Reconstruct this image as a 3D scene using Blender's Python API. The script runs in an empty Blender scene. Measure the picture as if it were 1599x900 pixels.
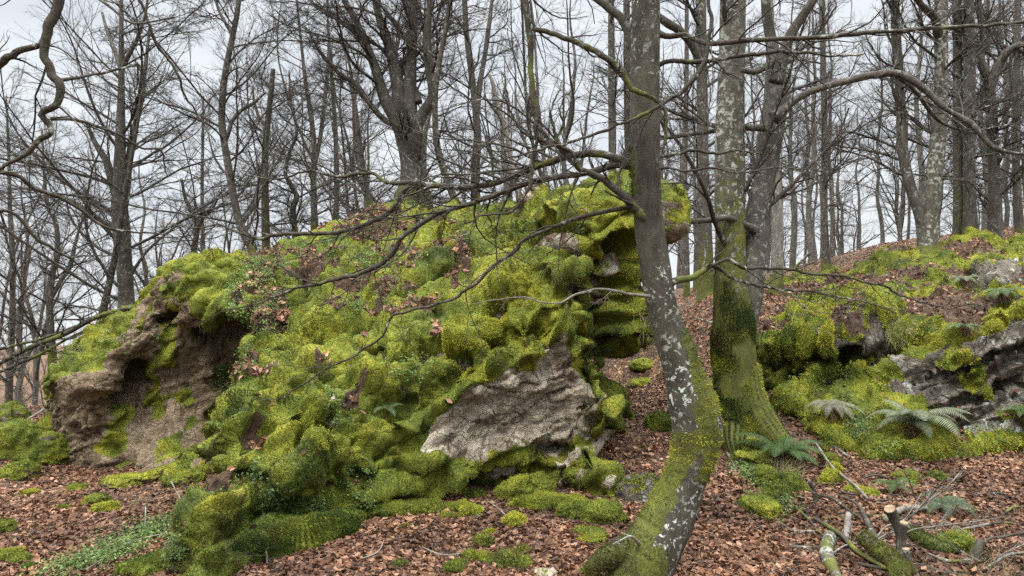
import bpy, math, random
import numpy as np
from mathutils import Vector

# ------------------------------------------------------------------ camera, sky, sun, exposure
sc = bpy.context.scene
COL = sc.collection
F = 1155.0                       # focal length in pixels of the 1599 px wide photograph
CAMZ = 1.6
cam_data = bpy.data.cameras.new("camera")
cam = bpy.data.objects.new("camera", cam_data)
COL.objects.link(cam)
cam.location = (0, 0, CAMZ)
cam.rotation_euler = (math.radians(90), 0, 0)
cam_data.sensor_width = 36.0
cam_data.lens = 36.0 * F / 1599.0
cam_data.clip_start = 0.05
cam_data.clip_end = 3000
sc.camera = cam

SUN_EL, SUN_AZ = math.radians(58), math.radians(215)      # azimuth from +Y towards +X
world = bpy.data.worlds.new("World")
sc.world = world
world.use_nodes = True
nt = world.node_tree
nt.nodes.clear()
def wn(t, **k):
    n = nt.nodes.new(t)
    for a, b in k.items(): setattr(n, a, b)
    return n
out = wn('ShaderNodeOutputWorld'); bg = wn('ShaderNodeBackground')
sky = wn('ShaderNodeTexSky'); sky.sky_type = 'NISHITA'; sky.sun_disc = False
sky.sun_elevation = SUN_EL; sky.sun_rotation = SUN_AZ
tc = wn('ShaderNodeTexCoord')
mp = wn('ShaderNodeMapping'); mp.inputs['Scale'].default_value = (1.6, 1.6, 7.0)
nz = wn('ShaderNodeTexNoise'); nz.inputs['Scale'].default_value = 2.2; nz.inputs['Detail'].default_value = 6
nz.inputs['Roughness'].default_value = 0.55
cr = wn('ShaderNodeValToRGB')
cr.color_ramp.elements[0].position = 0.36; cr.color_ramp.elements[0].color = (4.1, 4.35, 4.65, 1)
cr.color_ramp.elements[1].position = 0.66; cr.color_ramp.elements[1].color = (5.0, 5.2, 5.4, 1)
sep = wn('ShaderNodeSeparateXYZ')
mr = wn('ShaderNodeMapRange'); mr.inputs[1].default_value = 0.42; mr.inputs[2].default_value = 0.95
mr.inputs[3].default_value = 1.0; mr.inputs[4].default_value = 9.5
vm = wn('ShaderNodeVectorMath', operation='SCALE')
mix = wn('ShaderNodeMix', data_type='RGBA'); mix.inputs[0].default_value = 0.95
L = nt.links.new
L(tc.outputs['Generated'], mp.inputs['Vector']); L(mp.outputs[0], nz.inputs['Vector']); L(nz.outputs[0], cr.inputs[0])
L(tc.outputs['Generated'], sep.inputs[0]); L(sep.outputs[2], mr.inputs[0])
L(cr.outputs[0], vm.inputs[0]); L(mr.outputs[0], vm.inputs['Scale'])
L(sky.outputs[0], mix.inputs[6]); L(vm.outputs[0], mix.inputs[7])
L(mix.outputs[2], bg.inputs[0]); bg.inputs[1].default_value = 0.1
L(bg.outputs[0], out.inputs[0])

sun_d = bpy.data.lights.new("sun", 'SUN'); sun_d.energy = 1.5; sun_d.angle = math.radians(14)
sun_d.color = (1.0, 0.96, 0.90)
sun = bpy.data.objects.new("sun", sun_d); COL.objects.link(sun)
dv = Vector((math.sin(SUN_AZ) * math.cos(SUN_EL), math.cos(SUN_AZ) * math.cos(SUN_EL), math.sin(SUN_EL)))
sun.rotation_euler = dv.to_track_quat('Z', 'Y').to_euler()
sc.view_settings.view_transform = 'Standard'
sc.view_settings.look = 'None'
sc.view_settings.exposure = 0.95
sc.view_settings.gamma = 1.0
sc.render.engine = 'CYCLES'
sc.cycles.max_bounces = 5
sc.cycles.diffuse_bounces = 2
sc.cycles.glossy_bounces = 1
sc.cycles.use_denoising = False
sc.cycles.denoiser = 'OPENIMAGEDENOISE'
sc.cycles.denoising_input_passes = 'RGB_ALBEDO_NORMAL'
sc.cycles.denoising_prefilter = 'ACCURATE'

# ------------------------------------------------------------------ numeric helpers
rng = np.random.default_rng(7)
def P(px, py, Y):
    px = np.asarray(px, float); py = np.asarray(py, float); Y = np.asarray(Y, float)
    return np.stack([(px - 800) / F * Y, Y + 0 * px, CAMZ - (py - 450) / F * Y], -1)

def nrm(v):
    return v / np.maximum(np.linalg.norm(v, axis=-1, keepdims=True), 1e-9)

def _h(ix, iy, iz, s=0):
    n = (ix * 374761393 + iy * 668265263 + iz * 1274126177 + s * 974634777) & 0xFFFFFFFF
    n = ((n ^ (n >> 13)) * 1103515245) & 0xFFFFFFFF
    n = ((n ^ (n >> 15)) * 2246822519) & 0xFFFFFFFF
    n = ((n ^ (n >> 14)) * 3266489917) & 0xFFFFFFFF
    n = ((n ^ (n >> 11)) * 668265263) & 0xFFFFFFFF
    return ((n ^ (n >> 16)) & 0xFFFFFF) / float(0xFFFFFF)

def vnoise(p, s=0):
    """smooth value noise, -1..1"""
    p = np.asarray(p, float)
    i = np.floor(p).astype(np.int64); f = p - i
    u = f * f * f * (f * (f * 6 - 15) + 10)
    r = 0
    for dx in (0, 1):
        wx = u[..., 0] if dx else 1 - u[..., 0]
        for dy in (0, 1):
            wy = u[..., 1] if dy else 1 - u[..., 1]
            for dz in (0, 1):
                wz = u[..., 2] if dz else 1 - u[..., 2]
                r = r + wx * wy * wz * _h(i[..., 0] + dx, i[..., 1] + dy, i[..., 2] + dz, s)
    return r * 2 - 1

def fbm(p, oct=4, s=0, lac=2.03, gain=0.5):
    a, r, t = 1.0, 0, 0
    p = np.asarray(p, float)
    for k in range(oct):
        r = r + a * vnoise(p, s + k * 17); t += a
        p = p * lac + 3.1; a *= gain
    return r / t

def cells(p, s=0):
    """distance to the nearest and second nearest feature point, and a random value of the nearest cell"""
    p = np.asarray(p, float)
    i = np.floor(p).astype(np.int64)
    d1 = np.full(p.shape[:-1], 9.0); d2 = d1.copy(); idv = np.zeros(p.shape[:-1])
    for dx in (-1, 0, 1):
        for dy in (-1, 0, 1):
            for dz in (-1, 0, 1):
                c = i + np.array([dx, dy, dz])
                q = np.stack([c[..., 0] + _h(c[..., 0], c[..., 1], c[..., 2], s), c[..., 1] + _h(c[..., 0], c[..., 1], c[..., 2], s + 1),
                              c[..., 2] + _h(c[..., 0], c[..., 1], c[..., 2], s + 2)], -1)
                d = np.linalg.norm(p - q, axis=-1)
                m = d < d1
                d2 = np.where(m, d1, np.minimum(d2, d))
                idv = np.where(m, _h(c[..., 0], c[..., 1], c[..., 2], s + 5), idv)
                d1 = np.minimum(d1, d)
    return d1, d2, idv

def sstep(a, b, x):
    t = np.clip((x - a) / (b - a), 0, 1)
    return t * t * (3 - 2 * t)

def seg_dist(qx, qy, poly):
    """pixel distance from points to a polyline"""
    d = np.full(qx.shape, 1e9)
    for (x0, y0), (x1, y1) in zip(poly[:-1], poly[1:]):
        vx, vy = x1 - x0, y1 - y0
        t = np.clip(((qx - x0) * vx + (qy - y0) * vy) / max(vx * vx + vy * vy, 1e-6), 0, 1)
        d = np.minimum(d, np.hypot(qx - x0 - t * vx, qy - y0 - t * vy))
    return d

def inside(qx, qy, poly):
    r = np.zeros(qx.shape, bool)
    n = len(poly)
    for k in range(n):
        x0, y0 = poly[k]; x1, y1 = poly[(k + 1) % n]
        if y0 == y1: continue
        c = ((y0 > qy) != (y1 > qy)) & (qx < (x1 - x0) * (qy - y0) / (y1 - y0) + x0)
        r ^= c
    return r

def proj(V):
    Y = np.maximum(V[..., 1], 0.3)
    return 800 + V[..., 0] / Y * F, 450 - (V[..., 2] - CAMZ) / Y * F

# ------------------------------------------------------------------ object helpers
def mesh_obj(name, V, faces, mat, parent=None, smooth=True, attrs=None):
    """one mesh object; faces is a list of (m,k) index arrays; attrs: name -> (n,) or (n,3) per-vertex arrays"""
    me = bpy.data.meshes.new(name)
    V = np.ascontiguousarray(V, dtype=np.float32).reshape(-1, 3)
    faces = [np.asarray(f, dtype=np.int32) for f in faces if len(f)]
    me.vertices.add(len(V)); me.vertices.foreach_set('co', V.ravel())
    loops = np.concatenate([f.ravel() for f in faces])
    tot = np.concatenate([np.full(len(f), f.shape[1], np.int32) for f in faces])
    start = np.concatenate([[0], np.cumsum(tot)[:-1]]).astype(np.int32)
    me.loops.add(len(loops)); me.loops.foreach_set('vertex_index', loops)
    me.polygons.add(len(tot)); me.polygons.foreach_set('loop_start', start)
    me.update(calc_edges=True)
    me.polygons.foreach_set('use_smooth', np.full(len(tot), bool(smooth)))
    for k, a in (attrs or {}).items():
        a = np.asarray(a, np.float32)
        if a.ndim == 1:
            at = me.attributes.new(k, 'FLOAT', 'POINT'); at.data.foreach_set('value', a)
        else:
            at = me.attributes.new(k, 'FLOAT_COLOR', 'POINT')
            at.data.foreach_set('color', np.concatenate([a, np.ones((len(a), 1), np.float32)], 1).ravel())
    me.materials.append(mat)
    o = bpy.data.objects.new(name, me); COL.objects.link(o)
    if parent is not None: o.parent = parent
    return o

def tag(o, label, cat, group=None, kind=None):
    o['label'] = label; o['category'] = cat
    if group: o['group'] = group
    if kind: o['kind'] = kind
    return o

def thing(name, loc, label, cat, group=None):
    o = bpy.data.objects.new(name, None); o.empty_display_size = 0.2
    COL.objects.link(o); o.location = tuple(float(c) for c in loc)
    return tag(o, label, cat, group)

def local(parent, V):
    return V - np.array(parent.location, float)

def grid_faces(nr, nc):
    i = np.arange(nr - 1)[:, None] * nc + np.arange(nc - 1)[None, :]
    i = i.ravel()
    return np.stack([i, i + 1, i + nc + 1, i + nc], 1)

# tubes: P (n,s,3), R (n,s) -> verts, quads
def tubes(Pp, R, k=5, base=0, rough=0.0, caps=True, seed=0):
    n, s, _ = Pp.shape
    T = np.empty_like(Pp)
    T[:, 1:-1] = Pp[:, 2:] - Pp[:, :-2]; T[:, 0] = Pp[:, 1] - Pp[:, 0]; T[:, -1] = Pp[:, -1] - Pp[:, -2]
    T = nrm(T)
    D = nrm(Pp[:, -1] - Pp[:, 0] + 1e-5)
    ref = np.cross(D, np.array([0.31, 0.77, 0.21])); ref = nrm(ref)[:, None, :]
    U = nrm(ref - (ref * T).sum(-1, keepdims=True) * T)
    W = np.cross(T, U)
    a = np.arange(k) / k * 2 * math.pi
    ring = U[:, :, None, :] * np.cos(a)[None, None, :, None] + W[:, :, None, :] * np.sin(a)[None, None, :, None]
    RR = R[:, :, None, None]
    if rough > 0:
        q = Pp[:, :, None, :] + ring * RR
        RR = RR * (1 + rough * fbm(q * np.array([5, 5, 2.2]), 3, seed)[..., None])
    V = (Pp[:, :, None, :] + ring * RR).reshape(-1, 3)
    i = (np.arange(n)[:, None, None] * s + np.arange(s - 1)[None, :, None]) * k + np.arange(k)[None, None, :]
    j = (np.arange(n)[:, None, None] * s + np.arange(s - 1)[None, :, None]) * k + (np.arange(k)[None, None, :] + 1) % k
    Q = np.stack([i, j, j + k, i + k], -1).reshape(-1, 4) + base
    fs = [Q]
    if caps:
        c0 = (np.arange(n)[:, None] * s) * k + np.arange(k)[None, ::-1]
        c1 = (np.arange(n)[:, None] * s + s - 1) * k + np.arange(k)[None, :]
        fs.append(np.concatenate([c0, c1]) + base)
    return V, fs

class Bag:
    """collects pieces of ONE mesh"""
    def __init__(self): self.V = []; self.Fs = []; self.n = 0; self.A = {}
    def add(self, V, fs, **attrs):
        fs = [np.asarray(f) + self.n for f in fs]
        self.V.append(V); self.Fs += fs; self.n += len(V)
        for k, a in attrs.items(): self.A.setdefault(k, []).append(a if np.ndim(a) else np.full(len(V), a))
    def build(self, name, mat, parent=None, smooth=True):
        V = np.concatenate(self.V)
        if parent is not None: V = local(parent, V)
        by = {}
        for f in self.Fs: by.setdefault(f.shape[1], []).append(f)
        A = {k: np.concatenate(v) for k, v in self.A.items()}
        return mesh_obj(name, V, [np.concatenate(v) for v in by.values()], mat, parent, smooth, A)

def smooth_path(pts, n):
    """Catmull-Rom through pts (m,d) resampled at n points evenly along the chord length"""
    pts = np.asarray(pts, float)
    if len(pts) == 2: pts = np.stack([pts[0], pts.mean(0), pts[1]])
    m = len(pts)
    e = np.concatenate([[2 * pts[0] - pts[1]], pts, [2 * pts[-1] - pts[-2]]])
    c = np.concatenate([[0], np.cumsum(np.linalg.norm(np.diff(pts[:, :3], axis=0), axis=1))])
    t = np.interp(np.linspace(0, c[-1], n), c, np.arange(m))
    i = np.clip(np.floor(t).astype(int), 0, m - 2); f = (t - i)[:, None]
    p0, p1, p2, p3 = e[i], e[i + 1], e[i + 2], e[i + 3]
    return 0.5 * (2 * p1 + (p2 - p0) * f + (2 * p0 - 5 * p1 + 4 * p2 - p3) * f ** 2 + (3 * p1 - p0 - 3 * p2 + p3) * f ** 3)

# ------------------------------------------------------------------ materials
def mat(name):
    m = bpy.data.materials.new(name); m.use_nodes = True
    t = m.node_tree; t.nodes.clear()
    o = t.nodes.new('ShaderNodeOutputMaterial'); b = t.nodes.new('ShaderNodeBsdfPrincipled')
    b.inputs['Roughness'].default_value = 0.9
    b.inputs['Specular IOR Level'].default_value = 0.2
    t.links.new(b.outputs[0], o.inputs[0])
    return m, t, b
class N:
    def __init__(s, t): s.t = t
    def new(s, ty, **k):
        n = s.t.nodes.new(ty)
        for a, b in k.items(): setattr(n, a, b)
        return n
    def pos(s): return s.new('ShaderNodeNewGeometry').outputs['Position']
    def obj(s): return s.new('ShaderNodeTexCoord').outputs['Object']
    def scale(s, v, sc):
        m = s.new('ShaderNodeMapping'); m.inputs['Scale'].default_value = sc; s.t.links.new(v, m.inputs[0]); return m.outputs[0]
    def noise(s, v, sc, det=5, ro=0.55, dist=0.0):
        n = s.new('ShaderNodeTexNoise'); n.inputs['Scale'].default_value = sc; n.inputs['Detail'].default_value = det
        n.inputs['Roughness'].default_value = ro; n.inputs['Distortion'].default_value = dist
        s.t.links.new(v, n.inputs['Vector']); return n.outputs[0]
    def vor(s, v, sc, feat='F1', out='Distance'):
        n = s.new('ShaderNodeTexVoronoi', feature=feat); n.inputs['Scale'].default_value = sc
        s.t.links.new(v, n.inputs['Vector']); return n.outputs[out]
    def ramp(s, v, stops):
        n = s.new('ShaderNodeValToRGB'); r = n.color_ramp
        while len(r.elements) < len(stops): r.elements.new(0.5)
        for e, (p, c) in zip(r.elements, stops):
            e.position = p; e.color = (c, c, c, 1) if not hasattr(c, '__len__') else (*c, 1)
        s.t.links.new(v, n.inputs[0]); return n.outputs[0]
    def mix(s, f, a, b, mode='MIX'):
        n = s.new('ShaderNodeMix', data_type='RGBA', blend_type=mode)
        for i, x in ((0, f), (6, a), (7, b)):
            if hasattr(x, 'links'): s.t.links.new(x, n.inputs[i])
            elif hasattr(x, '__len__'): n.inputs[i].default_value = (*x, 1)
            else: n.inputs[i].default_value = x
        return n.outputs[2]
    def math(s, op, a, b=0.0):
        n = s.new('ShaderNodeMath', operation=op)
        for i, x in ((0, a), (1, b)):
            if hasattr(x, 'links'): s.t.links.new(x, n.inputs[i])
            else: n.inputs[i].default_value = x
        return n.outputs[0]
    def attr(s, name, out='Fac'):
        n = s.new('ShaderNodeAttribute'); n.attribute_name = name; return n.outputs[out]
    def bump(s, b, h, st, dist):
        n = s.new('ShaderNodeBump'); n.inputs['Strength'].default_value = st; n.inputs['Distance'].default_value = dist
        s.t.links.new(h, n.inputs['Height']); s.t.links.new(n.outputs[0], b.inputs['Normal'])
    def link(s, a, b): s.t.links.new(a, b)

MOSS_Y = (0.30, 0.285, 0.03); MOSS_G = (0.15, 0.175, 0.02); MOSS_D = (0.045, 0.062, 0.012); MOSS_B = (0.085, 0.068, 0.022)

def rock_material(name, c0, c1, c2, lichen=None, brown=False):
    """rock with a moss carpet where the vertex attribute 'moss' is high and earth where 'earth' is high"""
    m, t, b = mat(name); n = N(t); p = n.pos()
    big = n.noise(p, 1.3, 6, 0.6); mid = n.noise(p, 7, 7, 0.65); fine = n.noise(p, 55, 5, 0.7)
    rock = n.mix(n.ramp(big, [(0.35, 0.0), (0.65, 1.0)]), c0, c1)
    rock = n.mix(n.ramp(mid, [(0.4, 0.0), (0.62, 1.0)]), rock, c2)
    wp = n.new('ShaderNodeVectorMath', operation='ADD'); nn_ = n.new('ShaderNodeTexNoise'); nn_.inputs['Scale'].default_value = 3.0; nn_.inputs['Detail'].default_value = 5
    n.link(p, nn_.inputs['Vector']); sc_ = n.new('ShaderNodeVectorMath', operation='SCALE'); sc_.inputs['Scale'].default_value = 0.35; n.link(nn_.outputs[1], sc_.inputs[0]); n.link(p, wp.inputs[0]); n.link(sc_.outputs[0], wp.inputs[1])
    crack = n.math('MULTIPLY', n.ramp(n.vor(n.scale(wp.outputs[0], (1, 1, 2.4)), 4, 'DISTANCE_TO_EDGE'), [(0.0, 0.2), (0.035, 1.0)]), n.ramp(n.vor(n.scale(wp.outputs[0], (1, 1, 1.8)), 13, 'DISTANCE_TO_EDGE'), [(0.0, 0.55), (0.06, 1.0)]))
    rock = n.mix(0.8, rock, crack, 'MULTIPLY')
    st_ = n.noise(n.scale(p, (1.0, 1.0, 0.35)), 4.5, 6, 0.7)
    rock = n.mix(n.ramp(st_, [(0.36, 0.75), (0.5, 0.0)]), rock, n.mix(1.0, rock, (0.30, 0.27, 0.23), 'MULTIPLY'))
    rock = n.mix(n.ramp(fine, [(0.3, 0.0), (0.7, 1.0)]), n.mix(1.0, rock, (0.78, 0.77, 0.76), 'MULTIPLY'), rock)
    if brown:
        sx = n.new('ShaderNodeSeparateXYZ'); n.link(p, sx.inputs[0])
        rock = n.mix(n.ramp(n.math('MULTIPLY', sx.outputs[0], -0.2), [(0.38, 0.0), (0.5, 1.0)]), rock, n.mix(1.0, rock, (0.50, 0.43, 0.36), 'MULTIPLY'))
    if lichen:
        lm = n.math('MULTIPLY', n.ramp(n.noise(p, 9, 8, 0.7, 0.6), [(0.56, 0.0), (0.60, 1.0)]), n.ramp(n.noise(p, 1.7, 2), [(0.42, 0.0), (0.55, 1.0)]))
        rock = n.mix(lm, rock, lichen)
    # moss
    mc = n.ramp(n.noise(p, 2.1, 4, 0.6), [(0.3, MOSS_D), (0.48, MOSS_G), (0.66, MOSS_Y)])
    mc = n.mix(n.ramp(n.noise(p, 90, 3, 0.7), [(0.35, 0.0), (0.65, 1.0)]), n.mix(1.0, mc, (0.35, 0.35, 0.35), 'MULTIPLY'), mc)
    mf = n.math('ADD', n.attr('moss'), n.math('MULTIPLY', n.math('SUBTRACT', n.noise(p, 14, 6, 0.7), 0.5), 0.9))
    mf = n.ramp(mf, [(0.46, 0.0), (0.56, 1.0)])
    col = n.mix(mf, rock, mc)
    ef = n.math('ADD', n.attr('earth_shade'), n.math('MULTIPLY', n.math('SUBTRACT', n.noise(p, 12, 5, 0.7), 0.5), 0.7))
    ec = n.ramp(n.noise(p, 30, 5, 0.7), [(0.3, (0.03, 0.02, 0.013)), (0.7, (0.12, 0.07, 0.045))])
    col = n.mix(n.ramp(ef, [(0.46, 0.0), (0.56, 1.0)]), col, ec)
    n.link(col, b.inputs['Base Color'])
    h = n.math('ADD', n.math('MULTIPLY', mid, 1.3), n.math('MULTIPLY', fine, 0.3))
    h = n.math('ADD', h, n.math('MULTIPLY', crack, 0.3))
    n.bump(b, h, 0.8, 0.05)
    return m

def bark_material(name, c0, c1, lichen, lich_amt=0.5, moss_amt=1.0, scale=1.0):
    m, t, b = mat(name); n = N(t); p = n.pos()
    st = n.scale(p, (1, 1, 0.45))
    a = n.noise(st, 9 * scale, 7, 0.65); f = n.noise(n.scale(p, (1, 1, 3.0)), 42 * scale, 5, 0.7)
    col = n.mix(n.ramp(a, [(0.35, 0.0), (0.65, 1.0)]), c0, c1)
    col = n.mix(n.ramp(f, [(0.35, 0.0), (0.6, 1.0)]), n.mix(1.0, col, (0.6, 0.6, 0.6), 'MULTIPLY'), col)
    sp = n.math('MULTIPLY', n.ramp(n.noise(p, 17 * scale, 7, 0.68, 0.4), [(0.585 - 0.09 * lich_amt, 0.0), (0.62 - 0.09 * lich_amt, 1.0)]),
                n.ramp(n.noise(p, 2.3, 3), [(0.40 - 0.1 * lich_amt, 0.0), (0.60 - 0.1 * lich_amt, 1.0)]))
    lc = n.mix(n.ramp(n.noise(p, 30, 3), [(0.4, 0.0), (0.6, 1.0)]), lichen, (lichen[0] * .7, lichen[1] * .75, lichen[2] * .68))
    col = n.mix(sp, col, lc)
    mc = n.ramp(n.noise(p, 8, 5, 0.65), [(0.3, MOSS_B), (0.48, (0.09, 0.10, 0.025)), (0.68, (0.16, 0.155, 0.03))])
    mc = n.mix(n.ramp(n.noise(p, 110, 3, 0.7), [(0.35, 0.0), (0.65, 1.0)]), n.mix(1.0, mc, (0.4, 0.4, 0.4), 'MULTIPLY'), mc)
    mf = n.math('ADD', n.attr('moss'), n.math('MULTIPLY', n.math('SUBTRACT', n.noise(p, 12, 7, 0.7), 0.5), 1.3))
    mf = n.math('MULTIPLY', n.ramp(mf, [(0.47, 0.0), (0.57, 1.0)]), moss_amt)
    col = n.mix(mf, col, mc)
    n.link(col, b.inputs['Base Color'])
    n.bump(b, n.math('ADD', a, n.math('MULTIPLY', f, 0.5)), 0.6, 0.02)
    return m

def attr_material(name, rough=0.8, trans=0.0, back=None):
    """colour comes from the per-vertex 'col' attribute (each blade or leaf has its own colour)"""
    m, t, b = mat(name); n = N(t)
    n.link(n.attr('col', 'Color'), b.inputs['Base Color']); b.inputs['Roughness'].default_value = rough
    if trans:
        tr = n.new('ShaderNodeBsdfTranslucent'); n.link(n.attr('col', 'Color'), tr.inputs[0])
        mx = n.new('ShaderNodeMixShader'); mx.inputs[0].default_value = trans
        n.link(b.outputs[0], mx.inputs[1]); n.link(tr.outputs[0], mx.inputs[2])
        o = [q for q in t.nodes if q.type == 'OUTPUT_MATERIAL'][0]; n.link(mx.outputs[0], o.inputs[0])
    return m

M_ROCK = rock_material('limestone', (0.36, 0.31, 0.235), (0.54, 0.475, 0.365), (0.26, 0.21, 0.15), brown=True)
M_ROCK_L = rock_material('brown_limestone', (0.13, 0.105, 0.085), (0.26, 0.21, 0.175), (0.085, 0.065, 0.05), lichen=(0.36, 0.34, 0.31))
M_ROCK_D = rock_material('dark_limestone', (0.075, 0.062, 0.047), (0.25, 0.22, 0.175), (0.10, 0.083, 0.062), lichen=(0.36, 0.36, 0.32))
M_BARK_FG = bark_material('beech_bark', (0.036, 0.031, 0.022), (0.085, 0.074, 0.053), (0.50, 0.51, 0.46), 0.32, scale=1.7)
M_BARK_LI = bark_material('lichen_bark', (0.045, 0.039, 0.028), (0.115, 0.102, 0.076), (0.29, 0.29, 0.25), 0.7, scale=0.9)
M_BARK = bark_material('grey_bark', (0.046, 0.039, 0.030), (0.095, 0.083, 0.066), (0.2, 0.195, 0.17), 0.35)
M_BARK_FAR = bark_material('far_bark', (0.055, 0.048, 0.038), (0.11, 0.098, 0.08), (0.30, 0.30, 0.27), 0.3)
M_TWIG = bark_material('twig_bark', (0.038, 0.030, 0.024), (0.07, 0.058, 0.046), (0.3, 0.29, 0.26), 0.2)
M_BRANCH = bark_material('branch_bark', (0.034, 0.028, 0.02), (0.075, 0.064, 0.047), (0.24, 0.235, 0.2), 0.2)
M_DEAD = bark_material('weathered_wood', (0.11, 0.095, 0.075), (0.23, 0.205, 0.17), (0.32, 0.31, 0.27), 0.3)
M_MOSS = attr_material('moss_shoots', 0.85, 0.15)
M_LEAF = attr_material('dry_beech_leaves', 0.6, 0.15)
M_HERB = attr_material('green_leaves', 0.55, 0.25)

m, t, b = mat('cut_wood'); n = N(t)
n.link(n.ramp(n.noise(n.pos(), 25, 3), [(0.35, (0.13, 0.09, 0.055)), (0.7, (0.30, 0.22, 0.13))]), b.inputs['Base Color']); M_CUT = m
m, t, b = mat('red_paint'); n = N(t)
n.link(n.ramp(n.noise(n.pos(), 60, 5, 0.7), [(0.42, (0.25, 0.06, 0.04)), (0.55, (0.50, 0.035, 0.02))]), b.inputs['Base Color']); M_RED = m
m, t, b = mat('white_paint'); n = N(t)
n.link(n.ramp(n.noise(n.pos(), 50, 5, 0.7), [(0.42, (0.3, 0.25, 0.2)), (0.55, (0.6, 0.57, 0.52))]), b.inputs['Base Color']); M_WHITE = m

m, t, b = mat('forest_soil'); n = N(t); p = n.pos()
v1 = n.vor(p, 16, 'F1', 'Color'); sepc = n.new('ShaderNodeSeparateColor'); n.link(v1, sepc.inputs[0])
lc = n.ramp(sepc.outputs[0], [(0.0, (0.035, 0.021, 0.012)), (0.3, (0.10, 0.055, 0.03)), (0.7, (0.18, 0.098, 0.052)), (1.0, (0.26, 0.16, 0.09))])
ed = n.ramp(n.vor(p, 16, 'DISTANCE_TO_EDGE'), [(0.0, 0.25), (0.12, 1.0)])
lc = n.mix(0.8, lc, ed, 'MULTIPLY')
so = n.ramp(n.noise(p, 22, 6, 0.7), [(0.3, (0.025, 0.017, 0.011)), (0.7, (0.09, 0.055, 0.036))])
lc = n.mix(n.ramp(n.noise(p, 3, 5, 0.6), [(0.38, 0.0), (0.52, 1.0)]), so, lc)
gm = n.ramp(n.noise(p, 0.55, 6, 0.62), [(0.56, 0.0), (0.66, 0.55)])
lc = n.mix(gm, lc, n.ramp(n.noise(p, 20, 5, 0.7), [(0.35, (0.05, 0.06, 0.02)), (0.65, (0.16, 0.155, 0.05))]))
n.link(lc, b.inputs['Base Color'])
n.bump(b, n.math('ADD', n.noise(p, 26, 4, 0.7), ed), 0.9, 0.03)
M_GROUND = m

# ------------------------------------------------------------------ the ground
G_PTS = []
def gp(px, py, Y): q = P(px, py, Y); G_PTS.append(tuple(q))
gp(800, 900, 4.15); gp(1000, 900, 4.1); gp(1200, 900, 4.2); gp(1599, 900, 4.3); gp(600, 900, 4.1); gp(400, 905, 4.3)
gp(1550, 720, 6.9); gp(1400, 725, 6.8); gp(1300, 800, 5.35); gp(1180, 700, 7.2); gp(1090, 780, 5.6); gp(1000, 700, 6.9); gp(1700, 720, 7)
gp(1010, 620, 8.9); gp(1040, 560, 11); gp(1080, 490, 17); gp(1060, 465, 26); gp(1150, 500, 14)
gp(900, 800, 5.3); gp(760, 790, 5.5); gp(560, 830, 4.95)
gp(200, 850, 5.2); gp(0, 880, 4.9); gp(50, 800, 6.2); gp(120, 735, 8.2); gp(250, 760, 7.2); gp(0, 700, 8.6); gp(0, 640, 13); gp(-200, 760, 7.5)
for x, y, z in [(0, 0, 0), (-4, 0, -.1), (4, 0, 0), (0, -8, 0.2), (-9, 0, -0.8), (9, 0, 0.5), (8, 7, 0.8), (12, 9, 2.0), (5.5, 11.5, 1.3), (7.5, 13.5, 2.0), (10, 15, 2.6),
                (9, 19, 2.6), (14, 20, 3.2), (6.5, 17, 1.7), (-1.6, 12.6, 2.35), (-0.4, 12, 1.9), (-3.2, 12.8, 1.7), (-5.5, 13, 0.7), (0.4, 16, 1.2), (-3, 20, 0.4), (-8, 13, -0.6),
                (-8, 20, -1.6), (-16, 25, -4), (-12, 10, -1.6), (-30, 20, -9), (2.5, 11, 0.9), (4, 30, 1.3), (15, 30, 2.4), (0, 45, -1.0), (20, 50, 1.0), (-15, 50, -6),
                (-40, 60, -16), (0, 90, -6), (40, 90, -3), (60, 40, 4), (0, 200, -16), (120, 160, -10), (-150, 160, -40), (0, 700, -22), (700, 700, -20),
                (-700, 700, -60), (700, 0, 0), (-700, 0, -60), (0, -300, 0), (700, -300, 0), (-700, -300, -40), (-5, 8.5, -.4), (-7, 9, -.7)]:
    G_PTS.append((x, y, z))
_g = np.array(G_PTS)
def _phi(r): return np.sqrt(r * r + 0.6)
_A = _phi(np.linalg.norm(_g[:, None, :2] - _g[None, :, :2], axis=-1))
_n = len(_g); _B = np.zeros((_n + 1, _n + 1)); _B[:_n, :_n] = _A; _B[_n, :_n] = 1; _B[:_n, _n] = 1
_w = np.linalg.solve(_B, np.concatenate([_g[:, 2], [0]]))
def height(x, y):
    x = np.asarray(x, float); y = np.asarray(y, float)
    sh = x.shape; x = x.ravel(); y = y.ravel(); r = np.empty_like(x)
    for i in range(0, len(x), 50000):
        d = np.hypot(x[i:i + 50000, None] - _g[None, :, 0], y[i:i + 50000, None] - _g[None, :, 1])
        r[i:i + 50000] = _phi(d) @ _w[:_n] + _w[_n]
    q = np.stack([x, y, 0 * x], -1)
    amp = np.clip(0.35 + np.hypot(x, y) / 25, 0, 4)
    r += 0.07 * amp * fbm(q * 0.9, 3, 5) + 0.018 * fbm(q * 5, 3, 9)
    return r.reshape(sh)

def ground():
    u = np.linspace(-1, 1, 420)
    X = 1.2 * np.sinh(6.7 * u) + 0.3
    v = np.linspace(-0.72, 1, 470)
    Y = 6.0 + 1.3 * np.sinh(6.85 * v)
    X = np.clip(X, -500, 500); Y = np.clip(Y, -150, 600)
    XX, YY = np.meshgrid(np.unique(X), np.unique(Y))
    Z = height(XX, YY)
    o = mesh_obj('ground', np.stack([XX, YY, Z], -1).reshape(-1, 3), [grid_faces(*XX.shape)], M_GROUND)
    o['kind'] = 'structure'; o['label'] = 'forest floor of brown soil under fallen beech leaves'
    return o
ground()

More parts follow.
